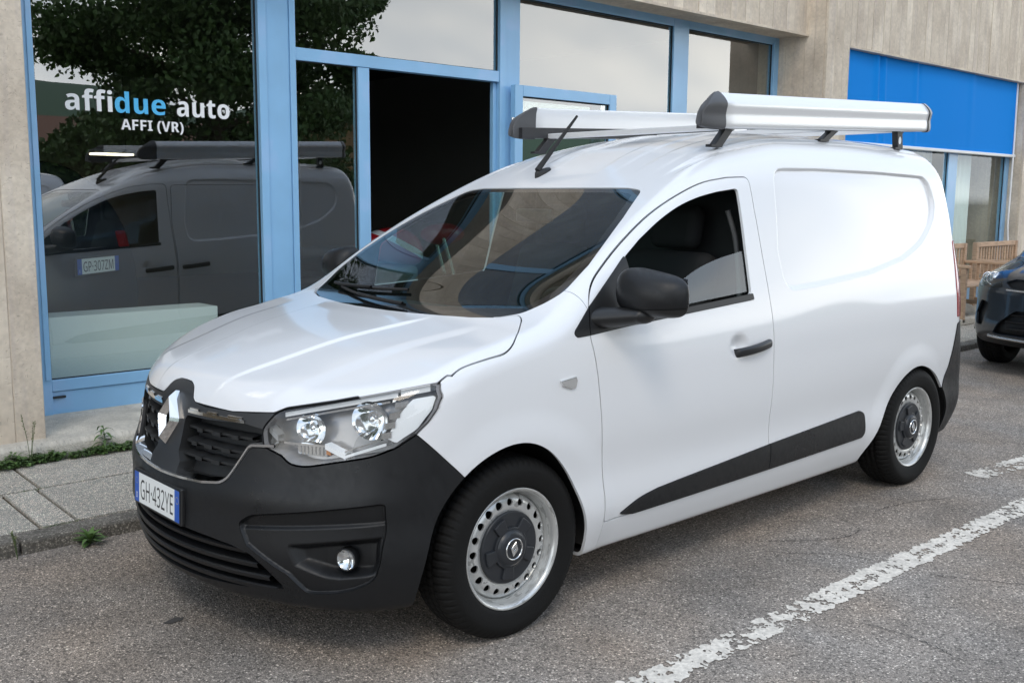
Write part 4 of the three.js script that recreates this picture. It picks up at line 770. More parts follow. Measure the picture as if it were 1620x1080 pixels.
// headlights
function headlight(side) {
  const O = polygon(vanOutline.headlight), q = (m) => side > 0 ? m : mirrored(m), F = (x, y, z) => O(Math.abs(z), y);
  const root = new THREE.Group(); root.name = 'headlight'; van.add(root);
  const [lensM, gasket] = split(P.light, (x, y, z) => F(x, y, z), 0.006);
  const dir = [0.085, 0, -0.03];
  mesh('gasket', geo(q(backed(gasket, 0.03))), M.plasticSmooth, root);
  mesh('lens', geo(q(lensM)), M.lens, root);
  const back = moved(lensM, (x, y, z) => [x + dir[0], y + dir[1], z + dir[2]]), wall = rimmed(lensM, 0, (x, y, z) => [x + dir[0], y, z + dir[2]]);
  mesh('housing', geo(q(joined(back, wall))), std([0.360, 0.353, 0.36], 0.25, { metalness: 0.4 }), root);
  const at = (z, y, d) => [frontX(z, y, d), y, z - d * 0.35];
  const bowl = (z, y, r, d) => {
    const pts = []; for (let i = 0; i <= 12; i++) { const t = i / 12; pts.push(new THREE.Vector2(0.006 + (r - 0.006) * Math.sqrt(t), t * r * 0.85)); }
    const g = new THREE.LatheGeometry(pts, 40); g.rotateZ(Math.PI / 2); g.rotateY(0.55); const c = at(z, y, d); g.translate(c[0], c[1], c[2]);
    if (side < 0) { g.scale(1, 1, -1); const ix = g.index.array; for (let i = 0; i < ix.length; i += 3) { const a = ix[i]; ix[i] = ix[i + 1]; ix[i + 1] = a; } g.computeVertexNormals(); }
    mesh('reflector', g, M.chrome, root);
    const b = new THREE.SphereGeometry(r * 0.23, 16, 12); b.translate(c[0] - r * 0.4, c[1], (c[2] + r * 0.24) * side); mesh('bulb', b, M.chromeSoft, root);
  };
  bowl(0.568, 0.757, 0.05, 0.075); bowl(0.713, 0.791, 0.06, 0.085);
  const strip = (list, d, h, depth, mat, name) => {
    const p = [], t = []; list.forEach(([z, y], i) => { const x = frontX(z, y, d); [[0, h / 2], [0, -h / 2], [depth, -h / 2], [depth, h / 2]].forEach(([dx, dy]) => p.push(x + dx, y + dy, (z - d * 0.35 - dx * 0.35) * side)); if (i) for (let k = 0; k < 4; k++) { const a = (i - 1) * 4 + k, b = (i - 1) * 4 + (k + 1) % 4; side > 0 ? t.push(a, a + 4, b, b, a + 4, b + 4) : t.push(a, b, a + 4, b, b + 4, a + 4); } });
    const g = new THREE.BufferGeometry(); g.setAttribute('position', new THREE.Float32BufferAttribute(p, 3)); g.setIndex(t); const f = g.toNonIndexed(); f.computeVertexNormals(); mesh(name, f, mat, root);
  };
  const run = (a, b, n = 12) => Array.from({ length: n + 1 }, (_, i) => [mix(a[0], b[0], i / n), mix(a[1], b[1], i / n)]);
  strip(run([0.494, 0.796], [0.764, 0.868], 16), 0.02, 0.014, 0.03, M.whitePlastic, 'light_strip');
  strip(run([0.768, 0.874], [0.814, 0.888], 6), 0.016, 0.022, 0.03, M.whitePlastic, 'light_strip');
  strip(run([0.500, 0.781], [0.755, 0.848], 16), 0.024, 0.006, 0.03, M.chrome, 'light_strip');
  { const O2 = polygon([[0.770, 0.742], [0.788, 0.727], [0.818, 0.767], [0.832, 0.824], [0.830, 0.866], [0.797, 0.857], [0.783, 0.806]]), [pl] = split(P.light, (x, y, z) => O2(z, y)); mesh('side_reflector', geo(q(moved(joined(pl, rimmed(pl, 0.02)), (x, y, z) => [x + 0.02, y, z - 0.007]))), M.whitePlastic, root); }
  for (let k = 0; k < 4; k++) strip(run([0.772 - 0.004 * k, 0.838 - 0.03 * k], [0.791 - 0.004 * k, 0.844 - 0.03 * k], 3), 0.014, 0.019, 0.012, M.chromeSoft, 'light_segment');
  strip(run([0.504, 0.713], [0.629, 0.711], 10), 0.022, 0.007, 0.03, M.chrome, 'light_strip');
  strip(run([0.629, 0.711], [0.684, 0.683], 6), 0.02, 0.016, 0.03, M.whitePlastic, 'light_strip');
  strip(run([0.684, 0.683], [0.770, 0.723], 8), 0.02, 0.009, 0.03, M.whitePlastic, 'light_strip');
  strip(run([0.679, 0.697], [0.756, 0.735], 8), 0.024, 0.004, 0.02, M.chrome, 'light_strip');
  strip(run([0.542, 0.692], [0.627, 0.687], 8), 0.04, 0.026, 0.02, M.chromeSoft, 'turn_signal');
  for (let k = 0; k < 7; k++) strip(run([0.546 + 0.011 * k, 0.692], [0.552 + 0.011 * k, 0.6915], 1), 0.036, 0.026, 0.006, M.chrome, 'signal_rib');
  strip(run([0.627, 0.693], [0.639, 0.690], 2), 0.034, 0.018, 0.02, M.amber, 'turn_signal');
  strip(run([0.453, 0.748], [0.487, 0.723], 4), 0.02, 0.02, 0.03, M.greyPlastic, 'light_strip');
}
headlight(1); headlight(-1);
// fog lamps
for (const s of [1, -1]) {
  const f = new THREE.Group(); f.name = 'fog_lamp'; van.add(f); f.position.set(frontX(0.705, 0.37) + 0.034, 0.37, 0.702 * s); f.rotation.y = -Math.PI / 2 + (s > 0 ? 0.42 : -0.42);
  const ring = new THREE.LatheGeometry([[0.0, -0.02], [0.036, -0.02], [0.036, 0.004], [0.033, 0.008], [0.031, 0.004]].map((v) => new THREE.Vector2(...v)), 32); ring.rotateX(Math.PI / 2); mesh('fog_ring', ring, M.plasticSmooth, f);
  const bowl = new THREE.LatheGeometry([[0.002, -0.012], [0.012, -0.01], [0.022, -0.005], [0.031, 0.004]].map((v) => new THREE.Vector2(...v)), 32); bowl.rotateX(Math.PI / 2); mesh('fog_reflector', bowl, M.chrome, f);
  const lens = new THREE.LatheGeometry([[0.031, 0.004], [0.02, 0.009], [0.0005, 0.012]].map((v) => new THREE.Vector2(...v)), 32); lens.rotateX(Math.PI / 2); mesh('fog_lens', lens, M.lens, f);
}
// --- wheels
function makeWheel() { // outer face towards +z
  const w = new THREE.Group(); w.name = 'wheel';
  const R = 0.311, prof = [[0.204, 0.078], [0.213, 0.088], [0.222, 0.092], [0.245, 0.098], [0.262, 0.099], [0.268, 0.0985], [0.276, 0.097], [0.288, 0.091], [0.297, 0.083], [0.303, 0.074], [0.308, 0.064], [0.3095, 0.058], [0.311, 0.045], [0.311, 0.034], [0.303, 0.0325], [0.303, 0.0255], [0.311, 0.024], [0.311, 0.006], [0.303, 0.005]];
  const full = [...prof, ...prof.slice().reverse().map(([r, z]) => [r, -z])], N = 420, K = full.length, p = [], t = [];
  for (let i = 0; i < N; i++) {
    const a = i / N * Math.PI * 2, ph = i % 6;
    full.forEach(([r, z]) => {
      let rr = r; const az = Math.abs(z);
      if (az > 0.03 && r > 0.287 && az < 0.092 && ph === 0) rr -= az > 0.085 ? 0.003 : 0.0065;
      if (az < 0.025 && r > 0.305 && (ph === 3)) rr -= 0.004;
      p.push(rr * Math.cos(a), rr * Math.sin(a), z);
    });
    for (let k = 0; k < K - 1; k++) { const A = i * K + k, B = ((i + 1) % N) * K + k; t.push(A, A + 1, B, B, A + 1, B + 1); }
  }
  const tm = renormalled({ p: Float32Array.from(p), n: new Float32Array(p.length), t: Uint32Array.from(t) });
  { // flatten slightly where it stands
    for (let i = 1; i < tm.p.length; i += 3) if (tm.p[i] < -0.3035) tm.p[i] = -0.3035 + (tm.p[i] + 0.3035) * 0.1;
  }
  const tg = geo(tm); { const uv = new Float32Array(tm.p.length / 3 * 2); for (let i = 0; i < uv.length / 2; i++) { const a = Math.floor(i / K) / N; uv[2 * i] = a * 1.9; uv[2 * i + 1] = full[i % K][0] + full[i % K][1]; } tg.setAttribute('uv', new THREE.BufferAttribute(uv, 2)); }
  mesh('tyre', tg, M.tyre, w);
  // rim: flange, well, dish
  const lathe = (pts, seg = 96) => { const g = new THREE.LatheGeometry(pts.map((q) => new THREE.Vector2(...q)), seg); g.rotateX(Math.PI / 2); return g; };
  const rim = mesh('rim', lathe([[0.2, 0.0], [0.186, 0.012], [0.181, 0.028], [0.183, 0.042], [0.189, 0.05], [0.191, 0.064], [0.194, 0.076], [0.2, 0.082], [0.206, 0.086], [0.2085, 0.082], [0.208, 0.076], [0.203, 0.074]].slice().reverse()), M.steel, w);
  const disc = { p: [], n: [], t: [] }, dprof = [[0.06, 0.046], [0.1, 0.047], [0.12, 0.05], [0.132, 0.054], [0.145, 0.056], [0.157, 0.055], [0.168, 0.05], [0.176, 0.042], [0.182, 0.03]];
  const dp = spline(dprof), DN = 240, rows = 26;
  for (let i = 0; i < DN; i++) for (let k = 0; k <= rows; k++) { const r = mix(0.062, 0.182, k / rows), a = i / DN * Math.PI * 2; disc.p.push(r * Math.cos(a), r * Math.sin(a), dp(r)); disc.n.push(0, 0, 1); if (k < rows) { const A = i * (rows + 1) + k, B = ((i + 1) % DN) * (rows + 1) + k; disc.t.push(A, A + 1, B, B, A + 1, B + 1); } }
  let dm = renormalled({ p: Float32Array.from(disc.p), n: Float32Array.from(disc.n), t: Uint32Array.from(disc.t) });
  const holes = []; for (let i = 0; i < 20; i++) { const big = i % 5 === 0 || i % 5 === 1 ? 0.0142 : 0.0126; holes.push([0.1545 * Math.cos((i + 0.25) * Math.PI / 10), 0.1545 * Math.sin((i + 0.25) * Math.PI / 10), big]); }
  dm = clip(dm, (x, y) => { let d = 1; for (const h of holes) d = Math.min(d, Math.hypot(x - h[0], y - h[1]) - h[2]); return -d; });
  mesh('wheel_disc', geo(joined(dm, rimmed(dm, 0.006))), M.steel, w);
  mesh('wheel_back', lathe([[0.176, 0.0], [0.12, 0.004], [0.005, 0.004]], 48), M.void, w);
  // cap: dark, with five tongues and a ringed badge
  const s = new THREE.Shape(); const NP = 200;
  for (let i = 0; i <= NP; i++) { const a = i / NP * Math.PI * 2, r = 0.124; i ? s.lineTo(r * Math.cos(a), r * Math.sin(a)) : s.moveTo(r, 0); }
  const capBase = new THREE.ExtrudeGeometry(s, { depth: 0.008, bevelEnabled: true, bevelSize: 0.004, bevelThickness: 0.004, bevelOffset: -0.004, bevelSegments: 3, curveSegments: 4 }); capBase.translate(0, 0, 0.05);
  const cap = mesh('hub_cap', capBase, std([0.022, 0.025, 0.03], 0.36), w);
  const star = new THREE.Shape(); for (let i = 0; i <= 300; i++) { const a = i / 300 * Math.PI * 2, q = ((a * 5 / (2 * Math.PI)) % 1 + 1) % 1, lug = sstep(0.27, 0.31, q) * (1 - sstep(0.69, 0.73, q)), r = mix(0.072, 0.109, lug); i ? star.lineTo(r * Math.cos(a), r * Math.sin(a)) : star.moveTo(r * Math.cos(a), r * Math.sin(a)); }
  const starG = new THREE.ExtrudeGeometry(star, { depth: 0.007, bevelEnabled: true, bevelSize: 0.003, bevelThickness: 0.003, bevelOffset: -0.003, bevelSegments: 2 }); starG.translate(0, 0, 0.061);
  mesh('cap_tongues', starG, cap.material, w);
  mesh('cap_dome', lathe([[0.066, 0.066], [0.06, 0.078], [0.05, 0.084], [0.037, 0.085], [0.0005, 0.083]].slice(), 64), cap.material, w);
  mesh('badge_ring', lathe([[0.038, 0.083], [0.0375, 0.088], [0.034, 0.088], [0.033, 0.0845]].slice(), 48), M.chromeSoft, w);
  const A = [[0, 0.026], [0.0155, 0.002], [0.0155, -0.002], [0, -0.026], [-0.0155, -0.002], [-0.0155, 0.002]], B = [[0.003, 0.011], [0.006, 0], [-0.003, -0.011], [-0.006, 0]];
  const bs = new THREE.Shape(A.map((q) => new THREE.Vector2(...q))); bs.holes.push(new THREE.Path(B.map((q) => new THREE.Vector2(...q))));
  const bg = new THREE.ExtrudeGeometry(bs, { depth: 0.002, bevelEnabled: true, bevelSize: 0.001, bevelThickness: 0.001, bevelOffset: -0.001, bevelSegments: 1 }); bg.translate(0, 0, 0.085);
  mesh('wheel_badge', bg, M.chromeSoft, w);
  return w;
}
const wheelProto = makeWheel();
for (const [x, z, spin, s] of [[0, 0.752, 0.2, 1], [2.812, 0.752, 1.1, 1], [0, -0.752, 0.5, -1], [2.812, -0.752, 0.9, -1]]) {
  const w = wheelProto.clone(); w.position.set(x, 0.3045, z); if (s < 0) w.rotation.y = Math.PI;
  for (const c of w.children) if (c.name !== 'tyre') c.rotation.z = spin;
  w.children.filter((c) => c.name === 'wheel_badge').forEach((c) => { c.rotation.z = spin > 1 ? 0.1 : -0.25; });
  van.add(w);
}
// --- mirrors
for (const side of [1, -1]) {
  const root = new THREE.Group(); root.name = 'wing_mirror'; van.add(root);
  const F = (x, y, z) => { // rounded housing, flat towards the rear, lower at the outer end
    const u = (z - 0.985) / 0.136, h = 0.079 - 0.008 * u, cy = 1.141 - 0.01 * u, v = (y - cy) / h;
    const e = Math.pow(Math.pow(Math.abs(u), 4) + Math.pow(Math.abs(v), 4), 1 / 4) - 1;
    const front = -(x - (0.425 + 0.04 * u * u + 0.03 * v * v + 0.025 * u)) * 0.95;
    return smax(smax(e * 0.1, front, 0.05), x - 0.545, 0.02);
  };
  const m = surfaceNet(F, [0.36, 0.98, 0.8], [0.62, 1.26, 1.2], 0.007), q = (a) => side > 0 ? a : mirrored(a);
  const cutY = (x, y, z) => 1.086 + 0.012 * (z - 0.9) / 0.2 - y;
  const [upper, lower] = split(m, cutY, 0.0012);
  mesh('mirror_cover', geo(q(upper)), M.plastic, root); mesh('mirror_base', geo(q(joined(lower, inset(m, 0.004)))), M.plasticSmooth, root);
  const arm = (x, y, z) => { const t = clamp((z - 0.83) / 0.14, 0, 1), cx = mix(0.42, 0.48, t), cy = mix(1.05, 1.068, t), r = mix(0.038, 0.03, t); const dz = Math.max(0.8 - z, z - 0.97, 0); return Math.hypot((x - cx) * 0.55, y - cy, dz) - r; };
  mesh('mirror_arm', geo(q(surfaceNet(arm, [0.3, 0.97, 0.78], [0.62, 1.12, 1.06], 0.008))), M.plasticSmooth, root);
  const glass = new THREE.PlaneGeometry(0.22, 0.11); glass.rotateY(Math.PI / 2); glass.translate(0.549, 1.143, 0.99 * side); mesh('mirror_glass', glass, M.chrome, root);
}
// --- door handles, indicator, antenna, wipers
for (const side of [1, -1]) {
  const grip = (cx, cy, flip) => { const g = new THREE.Group(); g.name = 'door_handle'; van.add(g);
    const z0 = vHalf(cx - 0.11, cy), f = (x, y, z) => { const u = (x - cx) / 0.128, bow = 0.02 * (1 - u * u), c = cy + 0.012 * u, zz = z0 + 0.012 + bow; return Math.hypot(Math.max(Math.abs(x - cx) - 0.108, 0), Math.max(Math.abs(y - c) - 0.006, 0) * 1.1, Math.max(Math.abs(z - zz) - 0.002, 0)) - 0.013; };
    const m = surfaceNet(f, [cx - 0.15, cy - 0.05, z0 - 0.03], [cx + 0.15, cy + 0.06, z0 + 0.07], 0.005); mesh('handle_grip', geo(side > 0 ? m : mirrored(m)), M.plasticSmooth, g);
    for (const b of [[cx - 0.115, cx - 0.095, cy - 0.02, cy + 0.004, z0 - 0.03, z0 + 0.012], [cx + 0.09, cx + 0.118, cy, cy + 0.022, z0 - 0.03, z0 + 0.014]]) { const e = box(...b); if (side < 0) e.translate(0, 0, -b[4] - b[5]); mesh('handle_end', e, M.plasticSmooth, g); }
  };
  grip(1.288, 0.866); if (side < 0) grip(1.6, 0.885);
  const ind = new THREE.Group(); ind.name = 'side_indicator'; van.add(ind);
  const sh = new THREE.Shape([[-0.036, 0.01], [0.03, 0.016], [0.034, 0.006], [0.028, -0.016], [0.008, -0.017], [-0.03, -0.002]].map((q) => new THREE.Vector2(...q)));
  const ig = new THREE.ExtrudeGeometry(sh, { depth: 0.006, bevelEnabled: true, bevelSize: 0.004, bevelThickness: 0.004, bevelSegments: 3 }); ig.translate(0.216, 0.846, 0.866); if (side < 0) { ig.scale(1, 1, -1); }
  mesh('indicator_lens', ig, phys([0.75, 0.76, 0.76], 0.08, { metalness: 0.7, clearcoat: 1 }), ind);
}
{
  const a = new THREE.Group(); a.name = 'roof_antenna'; van.add(a);
  const base = surfaceNet((x, y, z) => { const u = (x - 1.1) / 0.042, hgt = 0.034 * (1 - 0.55 * clamp((u + 1) / 2, 0, 1)); const w = 0.022 * (0.4 + 0.6 * clamp((u + 1.1) * 0.9, 0, 1)); const yy = y - vTop(x) + 0.004; return smax(Math.hypot(Math.max(Math.abs(u) - 0.75, 0) * 0.042 * 1.5, (z + 0.185) / w * 0.02) - 0.02, yy - hgt, 0.012); }, [1.03, 1.5, -0.24], [1.23, 1.7, -0.13], 0.005);
  mesh('antenna_base', geo(base), M.plasticSmooth, a);
  const rod = new THREE.CylinderGeometry(0.006, 0.0135, 0.365, 12); rod.translate(0, 0.1825, 0); rod.rotateZ(-0.78); rod.translate(1.068, 1.592, -0.185); mesh('antenna_mast', rod, M.rubber, a);
}
{
  for (const [z0, z1, x0, len] of [[0.16, -0.42, 0.055, 0.55], [-0.5, 0.05, 0.11, 0.5]]) {
    const w = new THREE.Group(); w.name = 'windscreen_wiper'; van.add(w);
    const pts = []; for (let i = 0; i <= 10; i++) { const t = i / 10, z = mix(z0, z1, t), x = x0 + 0.32 * z * z - 0.02 + 0.05 * t; pts.push([x, vTop(x - vShift(x) * z * z) + 0.022, z]); }
    mesh('wiper_arm', tube(pts.slice(0, 7), 0.007, 6), M.plasticSmooth, w); mesh('wiper_blade', tube(pts.map(([x, y, z]) => [x + 0.012, y - 0.006, z]), 0.006, 6), M.rubber, w);
  }
}
// --- roof rack: two wavy aluminium side rails on feet, with cross bars
{
  const rack = new THREE.Group(); rack.name = 'roof_rack'; van.add(rack);
  const prof = [[0.0, 0.0], [0.022, 0.004], [0.0255, 0.03], [0.0232, 0.056], [0.027, 0.078], [0.03, 0.1], [0.02, 0.12], [0.0, 0.142], [-0.012, 0.15], [-0.018, 0.146], [-0.012, 0.12], [-0.01, 0.05], [-0.012, 0.01]];
  const sp = curved(prof, 3, true), x0 = 1.41, x1 = 3.26, tilt = (x) => 1.765 + (x - 1.39) * 0.04;
  for (const s of [1, -1]) {
    const rail = (xa, xb, grow, steps) => { const p = [], t = [], n = sp.length; for (let i = 0; i <= steps; i++) { const x = mix(xa, xb, i / steps); sp.forEach(([z, y]) => p.push(x, tilt(x) + (y - 0.075) * grow(i / steps)[0] + 0.075 + (grow(i / steps)[2] ?? 0), (0.575 + z * grow(i / steps)[1]) * s)); if (i) for (let k = 0; k < n; k++) { const a = (i - 1) * n + k, b = (i - 1) * n + (k + 1) % n; s > 0 ? t.push(a, b, a + n, b, b + n, a + n) : t.push(a, a + n, b, b, a + n, b + n); } }
      const e0 = p.length / 3; [0, steps].forEach((st, q) => { let cy = 0, cz = 0; for (let k = 0; k < n; k++) { cy += p[(st * n + k) * 3 + 1] / n; cz += p[(st * n + k) * 3 + 2] / n; } p.push(q ? xb : xa, cy, cz); for (let k = 0; k < n; k++) { const a = st * n + k, b = st * n + (k + 1) % n; (q ? 1 : 0) === (s > 0 ? 1 : 0) ? t.push(e0 + q, a, b) : t.push(e0 + q, b, a); } });
      return geo(renormalled({ p: Float32Array.from(p), n: new Float32Array(p.length), t: Uint32Array.from(t) })); };
    mesh('rail', rail(x0, x1, () => [1, 1], 24), M.alu, rack);
    { // front cap: a wedge that reaches furthest forward at its foot
      const p = [], t = [], n = sp.length, steps = 14;
      for (let i = 0; i <= steps; i++) { const q = i / steps; sp.forEach(([z, y]) => { const h = clamp(y / 0.15, 0, 1), L = 0.16 * (1 - 0.68 * Math.pow(h, 3)), k = 1.22 - 0.5 * Math.pow(q, 3), r = Math.sqrt(1 - Math.pow(q, 4) * 0.5); const x = x0 + 0.006 - L * q; p.push(x, tilt(x) + 0.07 + (y - 0.07) * (1.07 - 0.1 * q * q) * mix(1, r, 0.5), (0.575 + (z - 0.004) * k + 0.004) * s); }); if (i) for (let k = 0; k < n; k++) { const a = (i - 1) * n + k, b = (i - 1) * n + (k + 1) % n; s < 0 ? t.push(a, b, a + n, b, b + n, a + n) : t.push(a, a + n, b, b, a + n, b + n); } }
      const e0 = p.length / 3; let c = [0, 0, 0]; for (let k = 0; k < n; k++) for (let d = 0; d < 3; d++) c[d] += p[(steps * n + k) * 3 + d] / n; c[0] -= 0.004; p.push(...c); for (let k = 0; k < n; k++) { const a = steps * n + k, b = steps * n + (k + 1) % n; s < 0 ? t.push(e0, a, b) : t.push(e0, b, a); }
      mesh('end_cap', geo(renormalled({ p: Float32Array.from(p), n: new Float32Array(p.length), t: Uint32Array.from(t) })), M.capGrey, rack);
    }
    mesh('end_cap', rail(x1 - 0.002, x1 + 0.022, (t) => [1.03, 1.1], 3), std([0.4, 0.4, 0.405], 0.4), rack);
    mesh('rail_gasket', rail(x1 - 0.008, x1 - 0.001, () => [1.04, 1.14], 2), M.blackMetal, rack);
    // inner channel with the dark roller strip
    const inn = box(1.3, 3.2, -0.012, 0.04, -0.012, 0.012); inn.translate(0, 0, 0.55 * s); const pp = inn.attributes.position; for (let i = 0; i < pp.count; i++) pp.setY(i, pp.getY(i) + tilt(pp.getX(i)) + 0.012); mesh('lower_channel', inn, M.blackMetal, rack);
    for (const fx of [1.5, 2.36, 3.03]) {
      const f = new THREE.Group(); f.name = 'foot'; const top = tilt(fx) - 0.002, roof = vTop(fx) - vCrown(fx) * 0.32 - 0.004;
      const lean = fx > 2.8 ? 0.0 : 0.075;
      const sh = new THREE.Shape([[-0.045 - lean, roof], [0.03 - lean, roof], [0.034 - lean, roof + 0.008], [0.022, top - 0.008], [0.04, top], [-0.03, top], [-0.03, top - 0.008], [-0.018 - lean, roof + 0.01], [-0.045 - lean, roof + 0.008]].map((q) => new THREE.Vector2(...q)));
      const g = new THREE.ExtrudeGeometry(sh, { depth: 0.03, bevelEnabled: true, bevelSize: 0.0015, bevelThickness: 0.0015, bevelSegments: 1 }); g.translate(fx, 0, 0.545 * s - 0.015);
      mesh('foot', g, M.blackMetal, rack);
      const bolt = new THREE.CylinderGeometry(0.007, 0.007, 0.008, 6); bolt.translate(fx + 0.028, top - 0.008, 0.545 * s); mesh('bolt', bolt, M.chromeSoft, rack);
      if (fx > 2.8) { const st = new THREE.CircleGeometry(0.016, 24); st.scale(0.9, 1.25, 1); if (s < 0) st.rotateY(Math.PI); st.translate(fx - 0.004, (top + roof) / 2, (0.545 + 0.0175) * s); mesh('foot_sticker', st, M.whitePlastic, rack); }
    }
  }
  for (const fx of [1.5, 2.36, 3.03]) mesh('cross_bar', rbox(fx - 0.02, fx + 0.02, tilt(fx) - 0.004, tilt(fx) + 0.022, -0.56, 0.56, 0.004), M.alu, rack);
}
// --- cabin
{
  const cab = (n, g, m, p = van) => mesh(n, g, m, p);
  cab('dashboard', merge([(() => { const g = rbox(0.12, 0.62, 0.72, 1.0, -0.7, 0.7, 0.06, 4); return g; })(), rbox(0.5, 0.66, 0.6, 0.93, -0.68, 0.68, 0.04, 3), rbox(0.42, 0.6, 0.93, 1.03, 0.22, 0.55, 0.03, 3)]), M.dash, van);
  cab('bulkhead', box(1.52, 1.54, 0.3, 1.5, -0.66, 0.66), M.dash, van);
  cab('cabin_floor', box(0.1, 1.5, 0.34, 0.38, -0.72, 0.72), M.dash, van);
  cab('headliner', (() => { const m = clip(clip(inset(vanWhole, 0.035), (x, y, z) => Math.max(1.0 - x, x - 1.56)), (x, y) => 1.5 - y); return geo(pair(m)); })(), M.dash, van);
  for (const z of [0.36, -0.36]) {
    const s = new THREE.Group(); s.name = 'seat'; van.add(s);
    mesh('seat_cushion', rbox(0.78, 1.3, 0.52, 0.68, z - 0.25, z + 0.25, 0.06, 4), M.seat, s);
    const b = rbox(-0.07, 0.07, 0, 0.6, z - 0.24, z + 0.24, 0.06, 4); b.rotateZ(-0.3); b.translate(1.22, 0.66, 0); mesh('backrest', b, M.seat, s);
    const h = rbox(-0.05, 0.05, 0, 0.19, z - 0.13, z + 0.13, 0.045, 4); h.rotateZ(-0.22); h.translate(1.395, 1.25, 0); mesh('head_restraint', h, M.seat, s);
  }
  const sw = new THREE.Group(); sw.name = 'steering_wheel'; van.add(sw); sw.position.set(0.76, 0.94, 0.37); sw.rotation.set(0, Math.PI / 2, 0); sw.rotation.order = 'YXZ'; sw.rotation.x = -0.45;
  mesh('steering_rim', new THREE.TorusGeometry(0.18, 0.015, 10, 40), M.dash, sw); mesh('steering_hub', merge([rbox(-0.07, 0.07, -0.06, 0.06, -0.02, 0.02, 0.02, 3), box(-0.175, 0.175, -0.015, 0.015, -0.01, 0.01), box(-0.015, 0.015, -0.175, 0, -0.01, 0.01)]), M.dash, sw);
  cab('seat_belt', (() => { const g = tube([[1.4, 1.42, 0.64], [1.415, 1.3, 0.675], [1.42, 1.1, 0.7], [1.42, 0.8, 0.72]], 0.012, 6); return g; })(), M.belt, van);
  const rm = rbox(0.86, 0.89, 1.36, 1.42, -0.11, 0.11, 0.02, 3); cab('rear_view_mirror', rm, M.plasticSmooth, van);
}
// ---------------------------------------------------------------- inside the showroom
{
  const d = thing('display_plinth', 'low white display box standing behind the big shop window', 'plinth', [0.27, 0.19, -3.1]);
  mesh('plinth_body', rbox(-0.6, 0.57, 0.0, 0.56, -0.14, 0.13, 0.004), std([0.88, 0.9, 0.89], 0.6), d);
}
{
  const l = thing('strip_light', 'lit strip light hanging far back inside the dark showroom', 'light', [3.38, 2.04, -11.2]);
  mesh('lamp_glow', rbox(-0.27, 0.27, -0.025, 0.0, -0.12, 0.12, 0.01), std([0.9, 0.85, 0.75], 0.5, { emissive: new THREE.Color(1, 0.86, 0.6), emissiveIntensity: 2.5 }), l);
  mesh('lamp_body', rbox(-0.28, 0.28, 0.001, 0.05, -0.13, 0.13, 0.01), M.whitePlastic, l);
  for (const x of [-0.2, 0.2]) mesh('lamp_wire', tube([[x, 0.05, 0], [x, 1.12, 0]], 0.004, 5), M.rubber, l);
  const a = new THREE.RectAreaLight(0xffdfae, 1.2, 0.5, 0.2); a.position.set(0, -0.04, 0); a.rotation.x = -Math.PI / 2; a.castShadow = true; l.add(a);
}
// ---------------------------------------------------------------- dark crossover parked behind the van
const cTop = spline([[-0.9, 0.74], [-0.8, 0.83], [-0.55, 0.91], [-0.2, 0.965], [0.15, 1.02], [0.45, 1.11], [0.8, 1.36], [1.15, 1.52], [1.5, 1.59], [2.0, 1.6], [2.6, 1.56], [3.05, 1.49]]);
const cPlan = spline([[-0.6, 0.84], [0, 0.885], [1.2, 0.9], [2.4, 0.895], [3.2, 0.84]]), cSide = spline([[0.2, -0.06], [0.35, -0.01], [0.55, -0.015], [0.8, 0], [0.95, -0.01], [1.05, -0.04], [1.3, -0.15], [1.55, -0.26]]), cFront = spline([[0.2, -0.72], [0.3, -0.83], [0.5, -0.865], [0.7, -0.85], [0.85, -0.82], [1.0, -0.76]]), cRear = spline([[0.25, 3.3], [0.5, 3.36], [0.9, 3.3], [1.2, 3.2], [1.6, 2.85]]);
function carField(x, y, z) {
  z = Math.abs(z);
  const ar = (cx) => { const d = Math.hypot(x - cx, y - 0.34) - 0.37; return d > -0.05 && d < 0.1 ? 0.018 * (1 - sstep(0, 0.08, d)) : 0; };
  const side = z - cPlan(x) - cSide(y) - ar(0) - ar(2.55), s = x < 0 ? 0.45 : 0.45 * Math.max(0, 1 - x / 0.9), u = x - s * z * z, t = cTop(u), dt = (cTop(u + 1e-3) - t) / 1e-3;
  const ridge = x < 0.2 ? 0.012 * sstep(0.42, 0.5, z) * (1 - sstep(0.62, 0.75, z)) : 0;
  const top = (y - t - ridge + 0.1 * z * z) / Math.sqrt(1 + dt * dt), pl = 0.45 * z * z + 0.2 * Math.pow(z, 6), front = (cFront(y) + pl - x) / Math.sqrt(1 + Math.pow(0.9 * z + 1.2 * Math.pow(z, 5), 2)), rear = x - cRear(y) + 0.15 * z * z;
  return smax(smax(smax(smax(side, top, 0.1), front, 0.07), rear, 0.16), 0.24 - y, 0.04);
}
